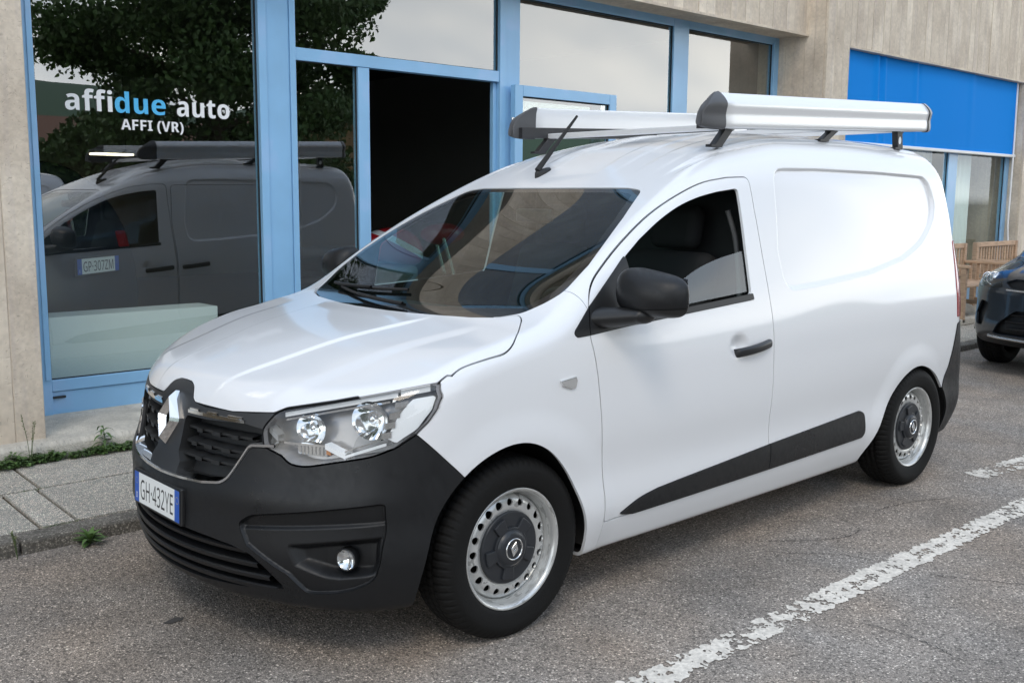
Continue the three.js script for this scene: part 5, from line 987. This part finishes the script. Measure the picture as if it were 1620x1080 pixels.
function makeCar(paint) {
  const g = new THREE.Group(); g.name = 'parked_car';
  let half = clip(surfaceNet(carField, [-1.0, 0.16, -0.06], [3.5, 1.75, 1.05], 0.022), (x, y, z) => -z);
  const whole = half, circle = (cx) => (x, y, z) => Math.max(Math.hypot(x - cx, y - 0.33) - 0.365, 0.5 - z);
  half = split(half, circle(0))[1]; half = split(half, circle(2.55))[1];
  let screen, side, side2, lamp, gr, low, clad, tail, fogm;
  [screen, half] = split(half, inXZ([[0.3, -0.05], [0.36, 0.4], [0.52, 0.66, 0.03], [0.98, 0.6, 0.03], [1.08, 0.4], [1.1, -0.05]], 1.0));
  [side, half] = split(half, both(inXY([[0.62, 1.06, 0.03], [0.98, 1.33, 0.1], [1.3, 1.46, 0.05], [1.62, 1.49], [1.62, 1.07]]), (x, y, z) => 0.4 - z));
  [side2, half] = split(half, both(inXY([[1.68, 1.07], [1.68, 1.49], [2.35, 1.46, 0.05], [2.75, 1.3, 0.1], [2.7, 1.1, 0.05]]), (x, y, z) => 0.4 - z));
  [lamp, half] = split(half, inZY([[0.5, 0.75, 0.02], [0.56, 0.86, 0.03], [0.72, 0.885], [0.85, 0.9, 0.02], [0.86, 0.8], [0.78, 0.735, 0.02], [0.64, 0.72]], 0.0));
  [gr, half] = split(half, inZY([[-0.05, 0.81], [0.4, 0.82], [0.49, 0.79, 0.02], [0.42, 0.74, 0.02], [-0.05, 0.72]], 0));
  [low, half] = split(half, inZY([[-0.05, 0.56], [0.36, 0.56, 0.03], [0.52, 0.44], [0.58, 0.34, 0.03], [-0.05, 0.34]], 0));
  [fogm, half] = split(half, inZY([[0.63, 0.6, 0.02], [0.73, 0.62, 0.02], [0.79, 0.5], [0.78, 0.4, 0.02], [0.7, 0.4, 0.02]], 0));
  [clad, half] = split(half, (x, y, z) => y - 0.32 - 0.02 * Math.sin(x));
  [tail, half] = split(half, (x, y, z) => Math.max(3.02 - x, Math.abs(y - 0.95) - 0.06, 0.5 - z));
  mesh('car_body', geo(pair(joined(half, rimmed(half, 0.02)))), paint, g);
  mesh('windscreen', geo(pair(screen)), M.carGlass, g);
  for (const s of [1, -1]) {
    const q = (m) => s > 0 ? m : mirrored(m), back = (m, d) => joined(moved(m, (x, y, z) => [x + d, y, z]), rimmed(m, 0, (x, y, z) => [x + d, y, z]));
    mesh('side_window', geo(q(side)), M.carGlass, g); mesh('side_window', geo(q(side2)), M.carGlass, g);
    const hl = new THREE.Group(); hl.name = 'headlight'; g.add(hl); mesh('lens', geo(q(lamp)), M.lens, hl); mesh('housing', geo(q(back(lamp, 0.06))), M.plasticSmooth, hl);
    for (const [z, r] of [[0.66, 0.05], [0.76, 0.038]]) { const b = new THREE.SphereGeometry(r, 24, 16, 0, Math.PI * 2, 0, Math.PI / 2); b.scale(1, 0.6, 1); b.rotateZ(Math.PI / 2); b.rotateY(-0.5 * s); b.translate(-0.49 + (z - 0.66) * 1.2, 0.8, z * s); mesh('reflector', b, M.chrome, hl); const rg = new THREE.TorusGeometry(r + 0.006, 0.006, 8, 32); rg.rotateY(Math.PI / 2 - 0.5 * s); rg.translate(-0.53 + (z - 0.66) * 1.2, 0.8, z * s); mesh('chrome_ring', rg, M.chrome, hl); }
    mesh('fog_recess', geo(q(back(fogm, 0.05))), M.plastic, g);
    const fr = tube([[-0.47, 0.58, 0.685], [-0.4, 0.585, 0.76], [-0.385, 0.52, 0.775], [-0.42, 0.5, 0.75], [-0.47, 0.505, 0.69], [-0.49, 0.545, 0.672]].map(([x, y, z]) => [x - 0.01, y, z * s]), 0.008, 8, true); mesh('fog_trim', fr, M.chromeSoft, g);
    mesh('tail_light', geo(q(tail)), M.redLens, g);
  }
  const back = (m, d) => joined(moved(m, (x, y, z) => [x + d, y, z]), rimmed(m, 0, (x, y, z) => [x + d, y, z]));
  mesh('grille', geo(pair(back(gr, 0.03))), M.plastic, g); mesh('lower_grille', geo(pair(back(low, 0.05))), M.plastic, g);
  for (const y of [0.4, 0.46, 0.52]) mesh('grille_bar', tube([-0.45, -0.3, 0, 0.3, 0.45].map((z) => [cFront(y) + 0.45 * z * z + 0.03, y, z]), 0.01, 6), M.plastic, g);
  mesh('chrome_lip', tube([-0.46, -0.3, -0.1, 0, 0.1, 0.3, 0.46].map((z) => [cFront(0.72) + 0.45 * z * z - 0.002, 0.722 + 0.02 * z * z, z]), 0.008, 8), M.chrome, g);
  mesh('skid_strip', tube([-0.62, -0.5, -0.25, 0, 0.25, 0.5, 0.62].map((z) => [cFront(0.31) + 0.45 * z * z + 0.2 * z ** 6 - 0.012, 0.31 + 0.02 * z * z, z]), 0.014, 8), M.chromeSoft, g);
  mesh('sill_cladding', geo(pair(clad)), M.plastic, g);
  mesh('underbody', box(-0.55, 3.1, 0.22, 0.6, -0.55, 0.55), M.liner, g); mesh('cabin', rbox(0.6, 2.9, 0.6, 1.0, -0.7, 0.7, 0.05), M.dash, g);
  for (const z of [0.36, -0.36]) { const b = rbox(-0.07, 0.07, 0, 0.6, z - 0.22, z + 0.22, 0.06, 3); b.rotateZ(-0.3); b.translate(1.4, 0.8, 0); mesh('seat', b, M.seat, g); }
  for (const s of [1, -1]) { mesh('wing_mirror', geo((() => { const m = surfaceNet((x, y, z) => Math.pow(Math.pow(Math.abs((x - 1.32) / 0.07), 3) + Math.pow(Math.abs((y - 1.1) / 0.075), 3) + Math.pow(Math.abs((z - 0.98) / 0.1), 3), 1 / 3) * 0.07 - 0.07, [1.2, 1.0, 0.82], [1.44, 1.2, 1.12], 0.012); return s > 0 ? m : mirrored(m); })()), paint, g); }
  for (const cx of [0, 2.55]) for (const s of [1, -1]) {
    const p = []; for (let i = 0; i <= 20; i++) { const a = i / 20 * Math.PI; p.push([cx + 0.37 * Math.cos(a), 0.33 + 0.37 * Math.sin(a)]); }
    const m = (() => { const P2 = [], n = [], t = []; p.forEach(([x, y], i) => { P2.push(x, y, 0.87, x, y, 0.45); n.push(0, 1, 0, 0, 1, 0); if (i) t.push(2 * i - 2, 2 * i - 1, 2 * i, 2 * i, 2 * i - 1, 2 * i + 1); }); return renormalled({ p: Float32Array.from(P2), n: Float32Array.from(n), t: Uint32Array.from(t) }); })();
    mesh('arch_liner', geo(s > 0 ? m : mirrored(m)), M.liner, g);
    const w = wheelProto.clone(); w.position.set(cx, 0.325, 0.775 * s); w.scale.setScalar(1.065); if (s < 0) w.rotation.y = Math.PI; g.add(w);
  }
  return g;
}
{
  const car = makeCar(phys([0.012, 0.018, 0.026], 0.35, { clearcoat: 1, clearcoatRoughness: 0.03 }));
  car.position.set(7.4, 0, 0.2); scene.add(car); tag(car, 'dark blue-grey crossover car parked behind the white van', 'car');
  const inner = car.clone(); inner.name = 'parked_car'; inner.position.set(-1.64, 0.19, -6.66); inner.rotation.y = -0.906; scene.add(inner);
  delete inner.userData.label; tag(inner, 'dark car with a lit number plate standing inside the showroom', 'car');
  inner.userData.label = 'dark car with a number plate on its tail standing inside the showroom';
  const pl = numberPlate('GP·307ZM', 0.52, scene); scene.remove(pl); inner.add(pl); pl.position.set(3.4, 0.79, 0); pl.rotation.y = Math.PI / 2;
  // the second van: the same make, in fewer triangles, since only its mirror image shows
  const op = new THREE.Group(); op.name = 'delivery_van'; op.position.set(-0.25, 0, 7.1); scene.add(op);
  {
    const O = vanOutline; let half = vanWhole, screen, win, nose, tail, back;
    for (const a of [O.archF, O.archR]) half = split(half, both(inXY(a), (x, y, z) => 0.45 - z))[1];
    [screen, half] = split(half, inXZ(O.screen, 0.95)); [win, half] = split(half, both(inXY(O.window), (x, y, z) => 0.4 - z));
    [tail, half] = split(half, (x, y, z) => Math.max(3.262 - x, Math.abs(y - 1.05) - 0.205, 0.5 - z)); [back, half] = split(half, inXY([[3.295, 0.81], [3.2, 0.58], [3.0, 0.1], [3.9, 0.1], [3.9, 0.83]]));
    [nose, half] = split(half, (x, y, z) => Math.max(y - 0.72, ((x + 0.379) * 0.147 + (y - 0.746) * 0.144) / 0.2058));
    mesh('body_shell', geo(pair(backed(half))), M.paint, op); mesh('windscreen', geo(pair(screen)), M.carGlass, op); mesh('front_bumper', geo(pair(nose)), M.plastic, op); mesh('rear_bumper', geo(pair(back)), M.plastic, op);
    for (const s2 of [1, -1]) { const q = (m) => s2 > 0 ? m : mirrored(m); mesh('side_window', geo(q(win)), M.carGlass, op); mesh('tail_light', geo(q(tail)), M.redLens, op); }
    mesh('cabin', rbox(0.2, 1.5, 0.4, 0.98, -0.7, 0.7, 0.05), M.dash, op); mesh('underbody', box(-0.6, 3.3, 0.215, 0.55, -0.5, 0.5), M.liner, op);
    for (const c of van.children) if (c.name === 'wheel' || c.name === 'wing_mirror') op.add(c.clone());
  }
  tag(op, 'second white van without a roof rack parked across the road, mirrored in the shop window', 'van');
}
// ---------------------------------------------------------------- wooden benches by the side windows
M.wood = [0.56, 0.5, 0.62].map((k, i) => std([k * 1.1, k * 0.8, k * 0.58], 0.7, { map: sized(dataMap(256, (u, v) => { const a = fbm(u * 3, v * 60, 4, 301 + i, 0), k2 = 0.8 + 0.35 * (a - 0.3); return [k2, k2 * 0.97, k2 * 0.93]; }, true), 0.5) }));
function makeBench(w) { // back along x, seat towards +z
  const b = new THREE.Group(); b.name = 'garden_bench'; const B = (n, ...a) => mesh(n, rbox(...a, 0.006), M.wood[(b.children.length) % 3], b);
  for (const s of [-1, 1]) { const x = s * (w / 2 - 0.03); B('leg', x - 0.03, x + 0.03, 0, 0.86, -0.28, -0.22); B('leg', x - 0.03, x + 0.03, 0, 0.62, 0.2, 0.26); B('armrest', x - 0.035, x + 0.035, 0.621, 0.655, -0.215, 0.29); B('side_rail', x - 0.02, x + 0.02, 0.34, 0.4, -0.219, 0.199); B('stretcher', x - 0.018, x + 0.018, 0.13, 0.18, -0.219, 0.199); for (let k = 0; k < 4; k++) { const z = -0.15 + k * 0.09; B('arm_slat', x - 0.012, x + 0.012, 0.401, 0.62, z - 0.016, z + 0.016); } }
  for (let k = 0; k < 5; k++) B('seat_slat', -w / 2 + 0.001, w / 2 - 0.001, 0.401, 0.425, -0.2 + k * 0.095, -0.115 + k * 0.095);
  B('top_rail', -w / 2 + 0.061, w / 2 - 0.061, 0.8, 0.86, -0.27, -0.23); B('back_rail', -w / 2 + 0.061, w / 2 - 0.061, 0.46, 0.51, -0.265, -0.235);
  const n = Math.round((w - 0.2) / 0.075); for (let k = 0; k < n; k++) { const x = mix(-w / 2 + 0.1, w / 2 - 0.1, k / (n - 1)); B('back_slat', x - 0.018, x + 0.018, 0.511, 0.799, -0.26, -0.24); }
  return b;
}
{
  const a = makeBench(1.1); a.position.set(9.75, 0.1, -1.98); a.rotation.y = 0; scene.add(a); tag(a, 'slatted wooden garden bench on the pavement right behind the white van', 'bench', 'wooden benches');
  const c = makeBench(1.25); c.position.set(11.2, 0.1, -1.98); scene.add(c); tag(c, 'slatted wooden garden bench on the pavement beyond the first bench, by the hose', 'bench', 'wooden benches');
  const st = thing('stone_step', 'pale flat stone slab on the pavement in front of the benches', 'step', [9.6, 0.08, -1.78]); mesh('step_block', rbox(-0.9, 0.5, 0, 0.07, -0.06, 0.06, 0.01), M.plinth, st);
}
// ---------------------------------------------------------------- a red motorcycle inside the door
{
  const m = thing('motorcycle', 'red and white motorcycle standing in the dark just inside the open door', 'motorcycle', [3.0, 0.19, -4.1], Math.PI - 0.2);
  const red = phys([0.42, 0.012, 0.02], 0.3, { clearcoat: 1 }), whiteP = phys([0.8, 0.8, 0.8], 0.3, { clearcoat: 1 });
  const body = surfaceNet((x, y, z) => { const u = x / 0.34, c = 0.86 - 0.08 * u * u, h = 0.15 - 0.04 * u, w = 0.13 - 0.03 * u; return (Math.pow(Math.pow(Math.abs(u), 2.6) + Math.pow(Math.abs((y - c) / h), 2.4) + Math.pow(Math.abs(z / w), 2.4), 1 / 2.5) - 1) * 0.12; }, [-0.4, 0.55, -0.2], [0.4, 1.1, 0.2], 0.014);
  const [a, b] = split(body, (x, y, z) => Math.abs(y - 0.86 - 0.5 * (x + 0.12)) - 0.03); mesh('tank_stripe', geo(a), whiteP, m); mesh('fuel_tank', geo(b), red, m);
  mesh('motorcycle_seat', rbox(0.22, 0.85, 0.76, 0.86, -0.12, 0.12, 0.04, 3), M.rubber, m); mesh('engine', rbox(-0.25, 0.3, 0.3, 0.68, -0.15, 0.15, 0.05, 3), M.greyPlastic, m);
  mesh('fairing', geo(surfaceNet((x, y, z) => Math.hypot((x + 0.55) * 0.6, (y - 0.95) * 1.3, z * 1.1) - 0.13, [-0.8, 0.78, -0.2], [-0.3, 1.2, 0.2], 0.016)), red, m);
  for (const x of [-0.7, 0.72]) { const t = new THREE.TorusGeometry(0.25, 0.055, 12, 40); t.translate(x, 0.305, 0); mesh('wheel', t, M.tyre, m); const d = new THREE.TorusGeometry(0.12, 0.01, 8, 30); d.translate(x, 0.305, 0.06); mesh('brake_disc', d, M.chromeSoft, m); }
  mesh('fork', tube([[-0.7, 0.305, 0.09], [-0.5, 0.95, 0.09]], 0.022, 8), M.chromeSoft, m); mesh('fork', tube([[-0.7, 0.305, -0.09], [-0.5, 0.95, -0.09]], 0.022, 8), M.chromeSoft, m); mesh('handlebar', tube([[-0.38, 1.08, 0.34], [-0.46, 1.06, 0.12], [-0.46, 1.06, -0.12], [-0.38, 1.08, -0.34]], 0.013, 8), M.blackMetal, m);
  mesh('side_stand', tube([[0.1, 0.35, 0.1], [0.12, 0.01, 0.24]], 0.012, 6), M.blackMetal, m);
}
// ---------------------------------------------------------------- weeds
M.leaf = [[0.075, 0.15, 0.03], [0.1, 0.19, 0.04], [0.07, 0.125, 0.032], [0.14, 0.16, 0.055]].map((c) => phys(c, 0.65, { transmission: 0.2, thickness: 0, side: THREE.DoubleSide }));
function leafBlade(len, w, bend, az, tilt, o) { // a folded, bent leaf
  const p = [], t = [], n = 5; for (let i = 0; i <= n; i++) { const s = i / n, ww = w * Math.sin(Math.PI * Math.pow(s, 0.75)) + 0.0004, a = tilt - bend * s, r = len * s; const cx = r * Math.cos(a), cy = r * Math.sin(a); for (const q of [-1, 0, 1]) p.push(o[0] + cx * Math.cos(az) - q * ww * Math.sin(az), o[1] + cy + Math.abs(q) * ww * 0.3, o[2] + cx * Math.sin(az) + q * ww * Math.cos(az)); if (i) for (let k = 0; k < 2; k++) { const A = (i - 1) * 3 + k; t.push(A, A + 1, A + 3, A + 1, A + 4, A + 3); } }
  const g = new THREE.BufferGeometry(); g.setAttribute('position', new THREE.Float32BufferAttribute(p, 3)); g.setIndex(t); g.computeVertexNormals(); return g;
}
function weed(pos, seed, kind, size, label) {
  const R = rng(seed), w = thing('weed', label, 'weed', pos, 0, 'weeds growing in the joints'), leaves = [], stems = [];
  if (kind === 'rosette') for (let i = 0; i < 34; i++) leaves.push(leafBlade(size * (0.6 + 0.5 * R()), size * 0.13, 0.9 * R(), i * 2.4 + R(), 0.35 + 1.0 * (i / 34), [0, 0.004 + 0.02 * i / 34, 0]));
  if (kind === 'tall') { stems.push(tube([[0, 0, 0], [0.004, size * 0.5, 0.004], [0.0, size, -0.004]], 0.0025, 5)); for (let i = 0; i < 16; i++) leaves.push(leafBlade(size * (0.32 + 0.22 * R()), size * 0.06, 1.0, i * 2.4, 0.55 + 0.3 * R(), [0, size * (0.15 + 0.8 * i / 16), 0])); }
  if (kind === 'creeper') for (let k = 0; k < 10; k++) { const a = R() * 6.28, L = size * (0.4 + 0.9 * R()), pts = []; for (let i = 0; i <= 4; i++) pts.push([Math.cos(a) * L * i / 4, 0.006 + size * 0.5 * R() * Math.sin(i / 4 * 2.2), Math.sin(a) * L * 0.45 * i / 4]); stems.push(tube(pts, 0.0012, 4)); for (let i = 0; i < 18; i++) { const s = R() * 4, b = pts[Math.floor(s)], c = pts[Math.min(4, Math.floor(s) + 1)], f = s % 1; leaves.push(leafBlade(0.016 + 0.02 * R(), 0.0055 + 0.003 * R(), 0.6, R() * 6.28, 0.2 + R() * 0.9, [mix(b[0], c[0], f), mix(b[1], c[1], f) + 0.012 * R(), mix(b[2], c[2], f)])); } }
  if (kind === 'tuft') for (let i = 0; i < 26; i++) leaves.push(leafBlade(size * (0.3 + 0.5 * R()), 0.0016, 0.8, (R() < 0.5 ? 0 : Math.PI) + (R() - 0.5), 0.5 + R(), [(R() - 0.5) * 0.16, 0, (R() - 0.5) * 0.008]));
  if (kind === 'dry') for (let k = 0; k < 3; k++) { const h = size * (0.6 + 0.5 * R()), a = (R() - 0.5) * 0.5; stems.push(tube([[0, 0, 0], [a * h * 0.4, h * 0.5, 0.01 * k], [a * h, h, 0.015 * k]], 0.0014, 4)); for (let i = 0; i < 9; i++) leaves.push(leafBlade(0.016, 0.003, 0.3, R() * 6.28, 0.8, [a * h * (0.5 + i / 18), h * (0.55 + i / 20), 0.01 * k])); }
  const half = Math.ceil(leaves.length / 2);
  mesh('foliage', merge(leaves.slice(0, half)), M.leaf[kind === 'dry' ? 3 : seed % 3], w); mesh('foliage', merge(leaves.slice(half)), M.leaf[kind === 'dry' ? 3 : (seed + 1) % 3], w); if (stems.length) mesh('stem', merge(stems), M.leaf[2], w);
}
weed([-0.735, 0.0, KERB + 0.045], 3, 'rosette', 0.075, 'green rosette weed growing at the foot of the kerb');
weed([-0.235, paveY(-2.16), -2.165], 5, 'tall', 0.15, 'upright leafy weed at the foot of the concrete step');
{ const R = rng(9); for (let i = 0; i < 20; i++) { const x = -1.25 + i * 0.075 + R() * 0.05; weed([x, paveY(-2.16) - 0.002, -2.155 + 0.02 * R()], 20 + i, 'creeper', i < 10 ? 0.075 + 0.06 * R() : 0.035 + 0.04 * R(), i < 10 ? 'bushy small leafed weed at the foot of the concrete pillar' : 'flat creeping weed along the foot of the concrete step below the window'); } }
weed([-0.62, paveY(-2.14), -2.13], 61, 'dry', 0.26, 'dry stalky weed standing before the concrete pillar'); weed([-1.02, 0, KERB + 0.03], 62, 'dry', 0.12, 'dry stalky weed at the foot of the kerb');
for (const [x, z, sd, l] of [[-0.79, -1.203, 71, 'thin green tuft of weed in the joint between slab and kerb'], [-0.71, -1.742, 75, 'thin green tuft of weed where four paving slabs meet']]) weed([x, paveY(z) - 0.006, z], sd, 'tuft', 0.03, l);
// ---------------------------------------------------------------- across the road: seen mirrored in the glass
function leafCloud(name, place, count, seed, size, mats, parent) { // leaves as small folded faces
  const R = rng(seed), g = leafBlade(1, 0.28, 0.5, 0, 0.2, [0, 0, 0]), q = new THREE.Quaternion(), e = new THREE.Euler(), s = new THREE.Vector3(), m = new THREE.Matrix4();
  mats.forEach((mat, k) => { const n = Math.floor(count / mats.length), im = new THREE.InstancedMesh(g, mat, n); im.name = name; im.castShadow = im.receiveShadow = true; im.userData.kind = 'stuff'; for (let i = 0; i < n; i++) { const p = place(R); e.set(R() * 6.28, R() * 6.28, R() * 6.28); q.setFromEuler(e); const z = size * (0.6 + 0.8 * R()); s.set(z, z, z); m.compose(V3(...p), q, s); im.setMatrixAt(i, m); } parent.add(im); });
}
function makeTree(pos, h, r, seed, label, low) {
  const R = rng(seed), t = thing('street_tree', label, 'tree', pos, 0, 'trees across the road'), clumps = [], limbs = [];
  const trunk = []; for (let i = 0; i <= 6; i++) trunk.push([0.15 * (R() - 0.5), h * 0.75 * i / 6, 0.15 * (R() - 0.5)]);
  const taper = (pts, r0, r1) => { const c = new THREE.CatmullRomCurve3(pts.map((p) => V3(...p))), g = new THREE.TubeGeometry(c, 14, 1, 8), q = g.attributes.position, n = 9; for (let i = 0; i < q.count; i++) { const k = Math.floor(i / n) / 14, ctr = c.getPointAt(Math.min(1, k)), rr = mix(r0, r1, k); q.setXYZ(i, ctr.x + (q.getX(i) - ctr.x) * rr, ctr.y + (q.getY(i) - ctr.y) * rr, ctr.z + (q.getZ(i) - ctr.z) * rr); } g.computeVertexNormals(); return g; };
  limbs.push(taper(trunk, 0.2, 0.07));
  for (let i = 0; i < 26; i++) { const a = i * 2.4, f = 0.28 + 0.7 * (i / 26), y0 = h * 0.75 * f, L = r * (0.75 + 0.45 * R()) * Math.sqrt(1 - Math.pow(Math.abs(f - 0.45) / 0.75, 2)), dy = L * (0.1 + 0.5 * f) * (f < 0.4 ? 0.2 : 1), e = [Math.cos(a) * L, y0 + dy, Math.sin(a) * L]; limbs.push(taper([[0, y0, 0], [e[0] * 0.5, y0 + dy * 0.65, e[2] * 0.5], e], 0.06, 0.015)); clumps.push([...e, 0.75 + 0.35 * R()], [e[0] * 0.6, y0 + dy * 0.7, e[2] * 0.6, 0.85 + 0.3 * R()]); for (let k = 0; k < 3; k++) clumps.push([e[0] + (R() - 0.5) * 1.5, e[1] + (R() - 0.4) * 1.1, e[2] + (R() - 0.5) * 1.5, 0.35 + 0.3 * R()]); }
  clumps.push([0, h * 0.85, 0, 1.1], [0.5, h * 0.92, 0.2, 0.7]);
  mesh('trunk', merge(limbs), std([0.09, 0.07, 0.05], 0.95), t);
  leafCloud('crown', (R2) => { const c = clumps[Math.floor(R2() * clumps.length)], a = R2() * 6.28, z = R2() * 2 - 1, d = Math.cbrt(R2()) * c[3], s = Math.sqrt(1 - z * z); return [c[0] + d * s * Math.cos(a), c[1] + d * z * 0.75, c[2] + d * s * Math.sin(a)]; }, 95000, seed + 1, 0.12, [M.leaf[0], M.leaf[2]], t);
}
makeTree([7.5, 0, 10.4], 9.0, 2.3, 401, 'broad leafy street tree across the road, mirrored in the shop window');
makeTree([-9, 0, 13], 8, 2.8, 402, 'leafy tree across the road beyond the second white van');
{
  const hd = thing('hedge', 'dark clipped hedge across the road below the street tree', 'hedge', [5, 0, 12.6]);
  leafCloud('hedge_leaves', (R) => { const x = (R() - 0.5) * 9, d = 0.75 + 0.1 * Math.sin(x * 2.1), top = 2.4 + 0.25 * Math.sin(x * 1.3) + 0.15 * Math.sin(x * 3.7); const k = R(); return k < 0.45 ? [x, R() * top, -d + (R() - 0.5) * 0.2] : k < 0.75 ? [x, top + (R() - 0.5) * 0.25, (R() * 2 - 1) * d] : [x, R() * top, (R() * 2 - 1) * d]; }, 22000, 433, 0.16, [M.leaf[0], M.leaf[2]], hd);
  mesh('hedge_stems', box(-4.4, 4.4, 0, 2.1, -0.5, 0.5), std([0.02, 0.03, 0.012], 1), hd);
}
function house(name, label, x0, x1, z, eave, ridge, depth, wallC, gable) {
  const h = thing(name, label, 'house', [(x0 + x1) / 2, 0, z]), w = (x1 - x0) / 2, wall = std(wallC, 0.9, { map: sized(plainMap, 3) }), roofM = std([0.2, 0.1, 0.06], 0.85), sh = new THREE.Shape((gable ? [[-w, 0], [w, 0], [w, eave], [0, ridge], [-w, eave]] : [[-w, 0], [w, 0], [w, eave], [-w, eave]]).map((q) => new THREE.Vector2(...q)));
  const g = new THREE.ExtrudeGeometry(sh, { depth, bevelEnabled: false }); mesh('wall', g, wall, h);
  const slope = (pts) => { const s = new THREE.Shape(pts.map((q) => new THREE.Vector2(...q))); const e = new THREE.ExtrudeGeometry(s, { depth: depth + 0.8, bevelEnabled: false }); e.translate(0, 0, -0.4); return e; };
  if (gable) for (const s of [1, -1]) { const o = (ridge - eave) / w; mesh('roof', slope([[0, ridge + 0.02], [s * (w + 0.5), eave - 0.5 * o + 0.02], [s * (w + 0.5), eave - 0.5 * o + 0.17], [0, ridge + 0.17]]), roofM, h); }
  else { const s = new THREE.Shape([[-0.4, eave + 0.01], [depth + 0.4, eave + 0.01], [depth / 2, ridge]].map((q) => new THREE.Vector2(...q))), e = new THREE.ExtrudeGeometry(s, { depth: 2 * w + 0.6, bevelEnabled: false }); e.rotateY(-Math.PI / 2); e.translate(w + 0.3, 0, 0); mesh('roof', e, roofM, h); }
  for (let x = -w + 1.2; x < w - 1; x += 2.4) { const win = new THREE.Group(); win.name = 'window'; h.add(win); mesh('window_frame', box(x - 0.5, x + 0.5, 1.0, 2.2, -0.05, -0.002), M.whitePlastic, win); mesh('window_glass', box(x - 0.43, x + 0.43, 1.07, 2.13, -0.06, -0.051), phys([0.02, 0.025, 0.03], 0.05), win); }
}
house('tan_house', 'tan rendered house with a gable roof across the road', 11.6, 20.8, 20, 2.7, 4.15, 9, [0.5, 0.36, 0.2], true);
house('long_house', 'long low ochre house across the road behind the hedge', -2, 10.6, 22, 2.6, 4.0, 8, [0.34, 0.24, 0.12], false);
house('long_house', 'long low pale house across the road left of the ochre one', -26, -5, 24, 3.0, 4.8, 9, [0.5, 0.46, 0.4], false);
{ // far hills
  const nx = 120, nz = 14, p = [], t = []; for (let i = 0; i <= nx; i++) for (let j = 0; j <= nz; j++) { const x = mix(-420, 420, i / nx), z = mix(190, 400, j / nz), y = Math.max(-1, 34 * Math.sin(Math.PI * Math.min(1, j / 8)) * (0.35 + 0.75 * fbm(i * 0.07 + 2, 3, 4, 501)) * (0.8 + 0.4 * fbm(i * 0.3, j * 0.3, 3, 503))); p.push(x, y, z); if (i && j) { const A = (i - 1) * (nz + 1) + j - 1; t.push(A, A + 1, A + nz + 1, A + 1, A + nz + 2, A + nz + 1); } }
  const g = new THREE.BufferGeometry(); g.setAttribute('position', new THREE.Float32BufferAttribute(p, 3)); g.setIndex(t); g.computeVertexNormals(); struct('hills', g, std([0.09, 0.14, 0.09], 1));
}
renderer.render(scene, camera);
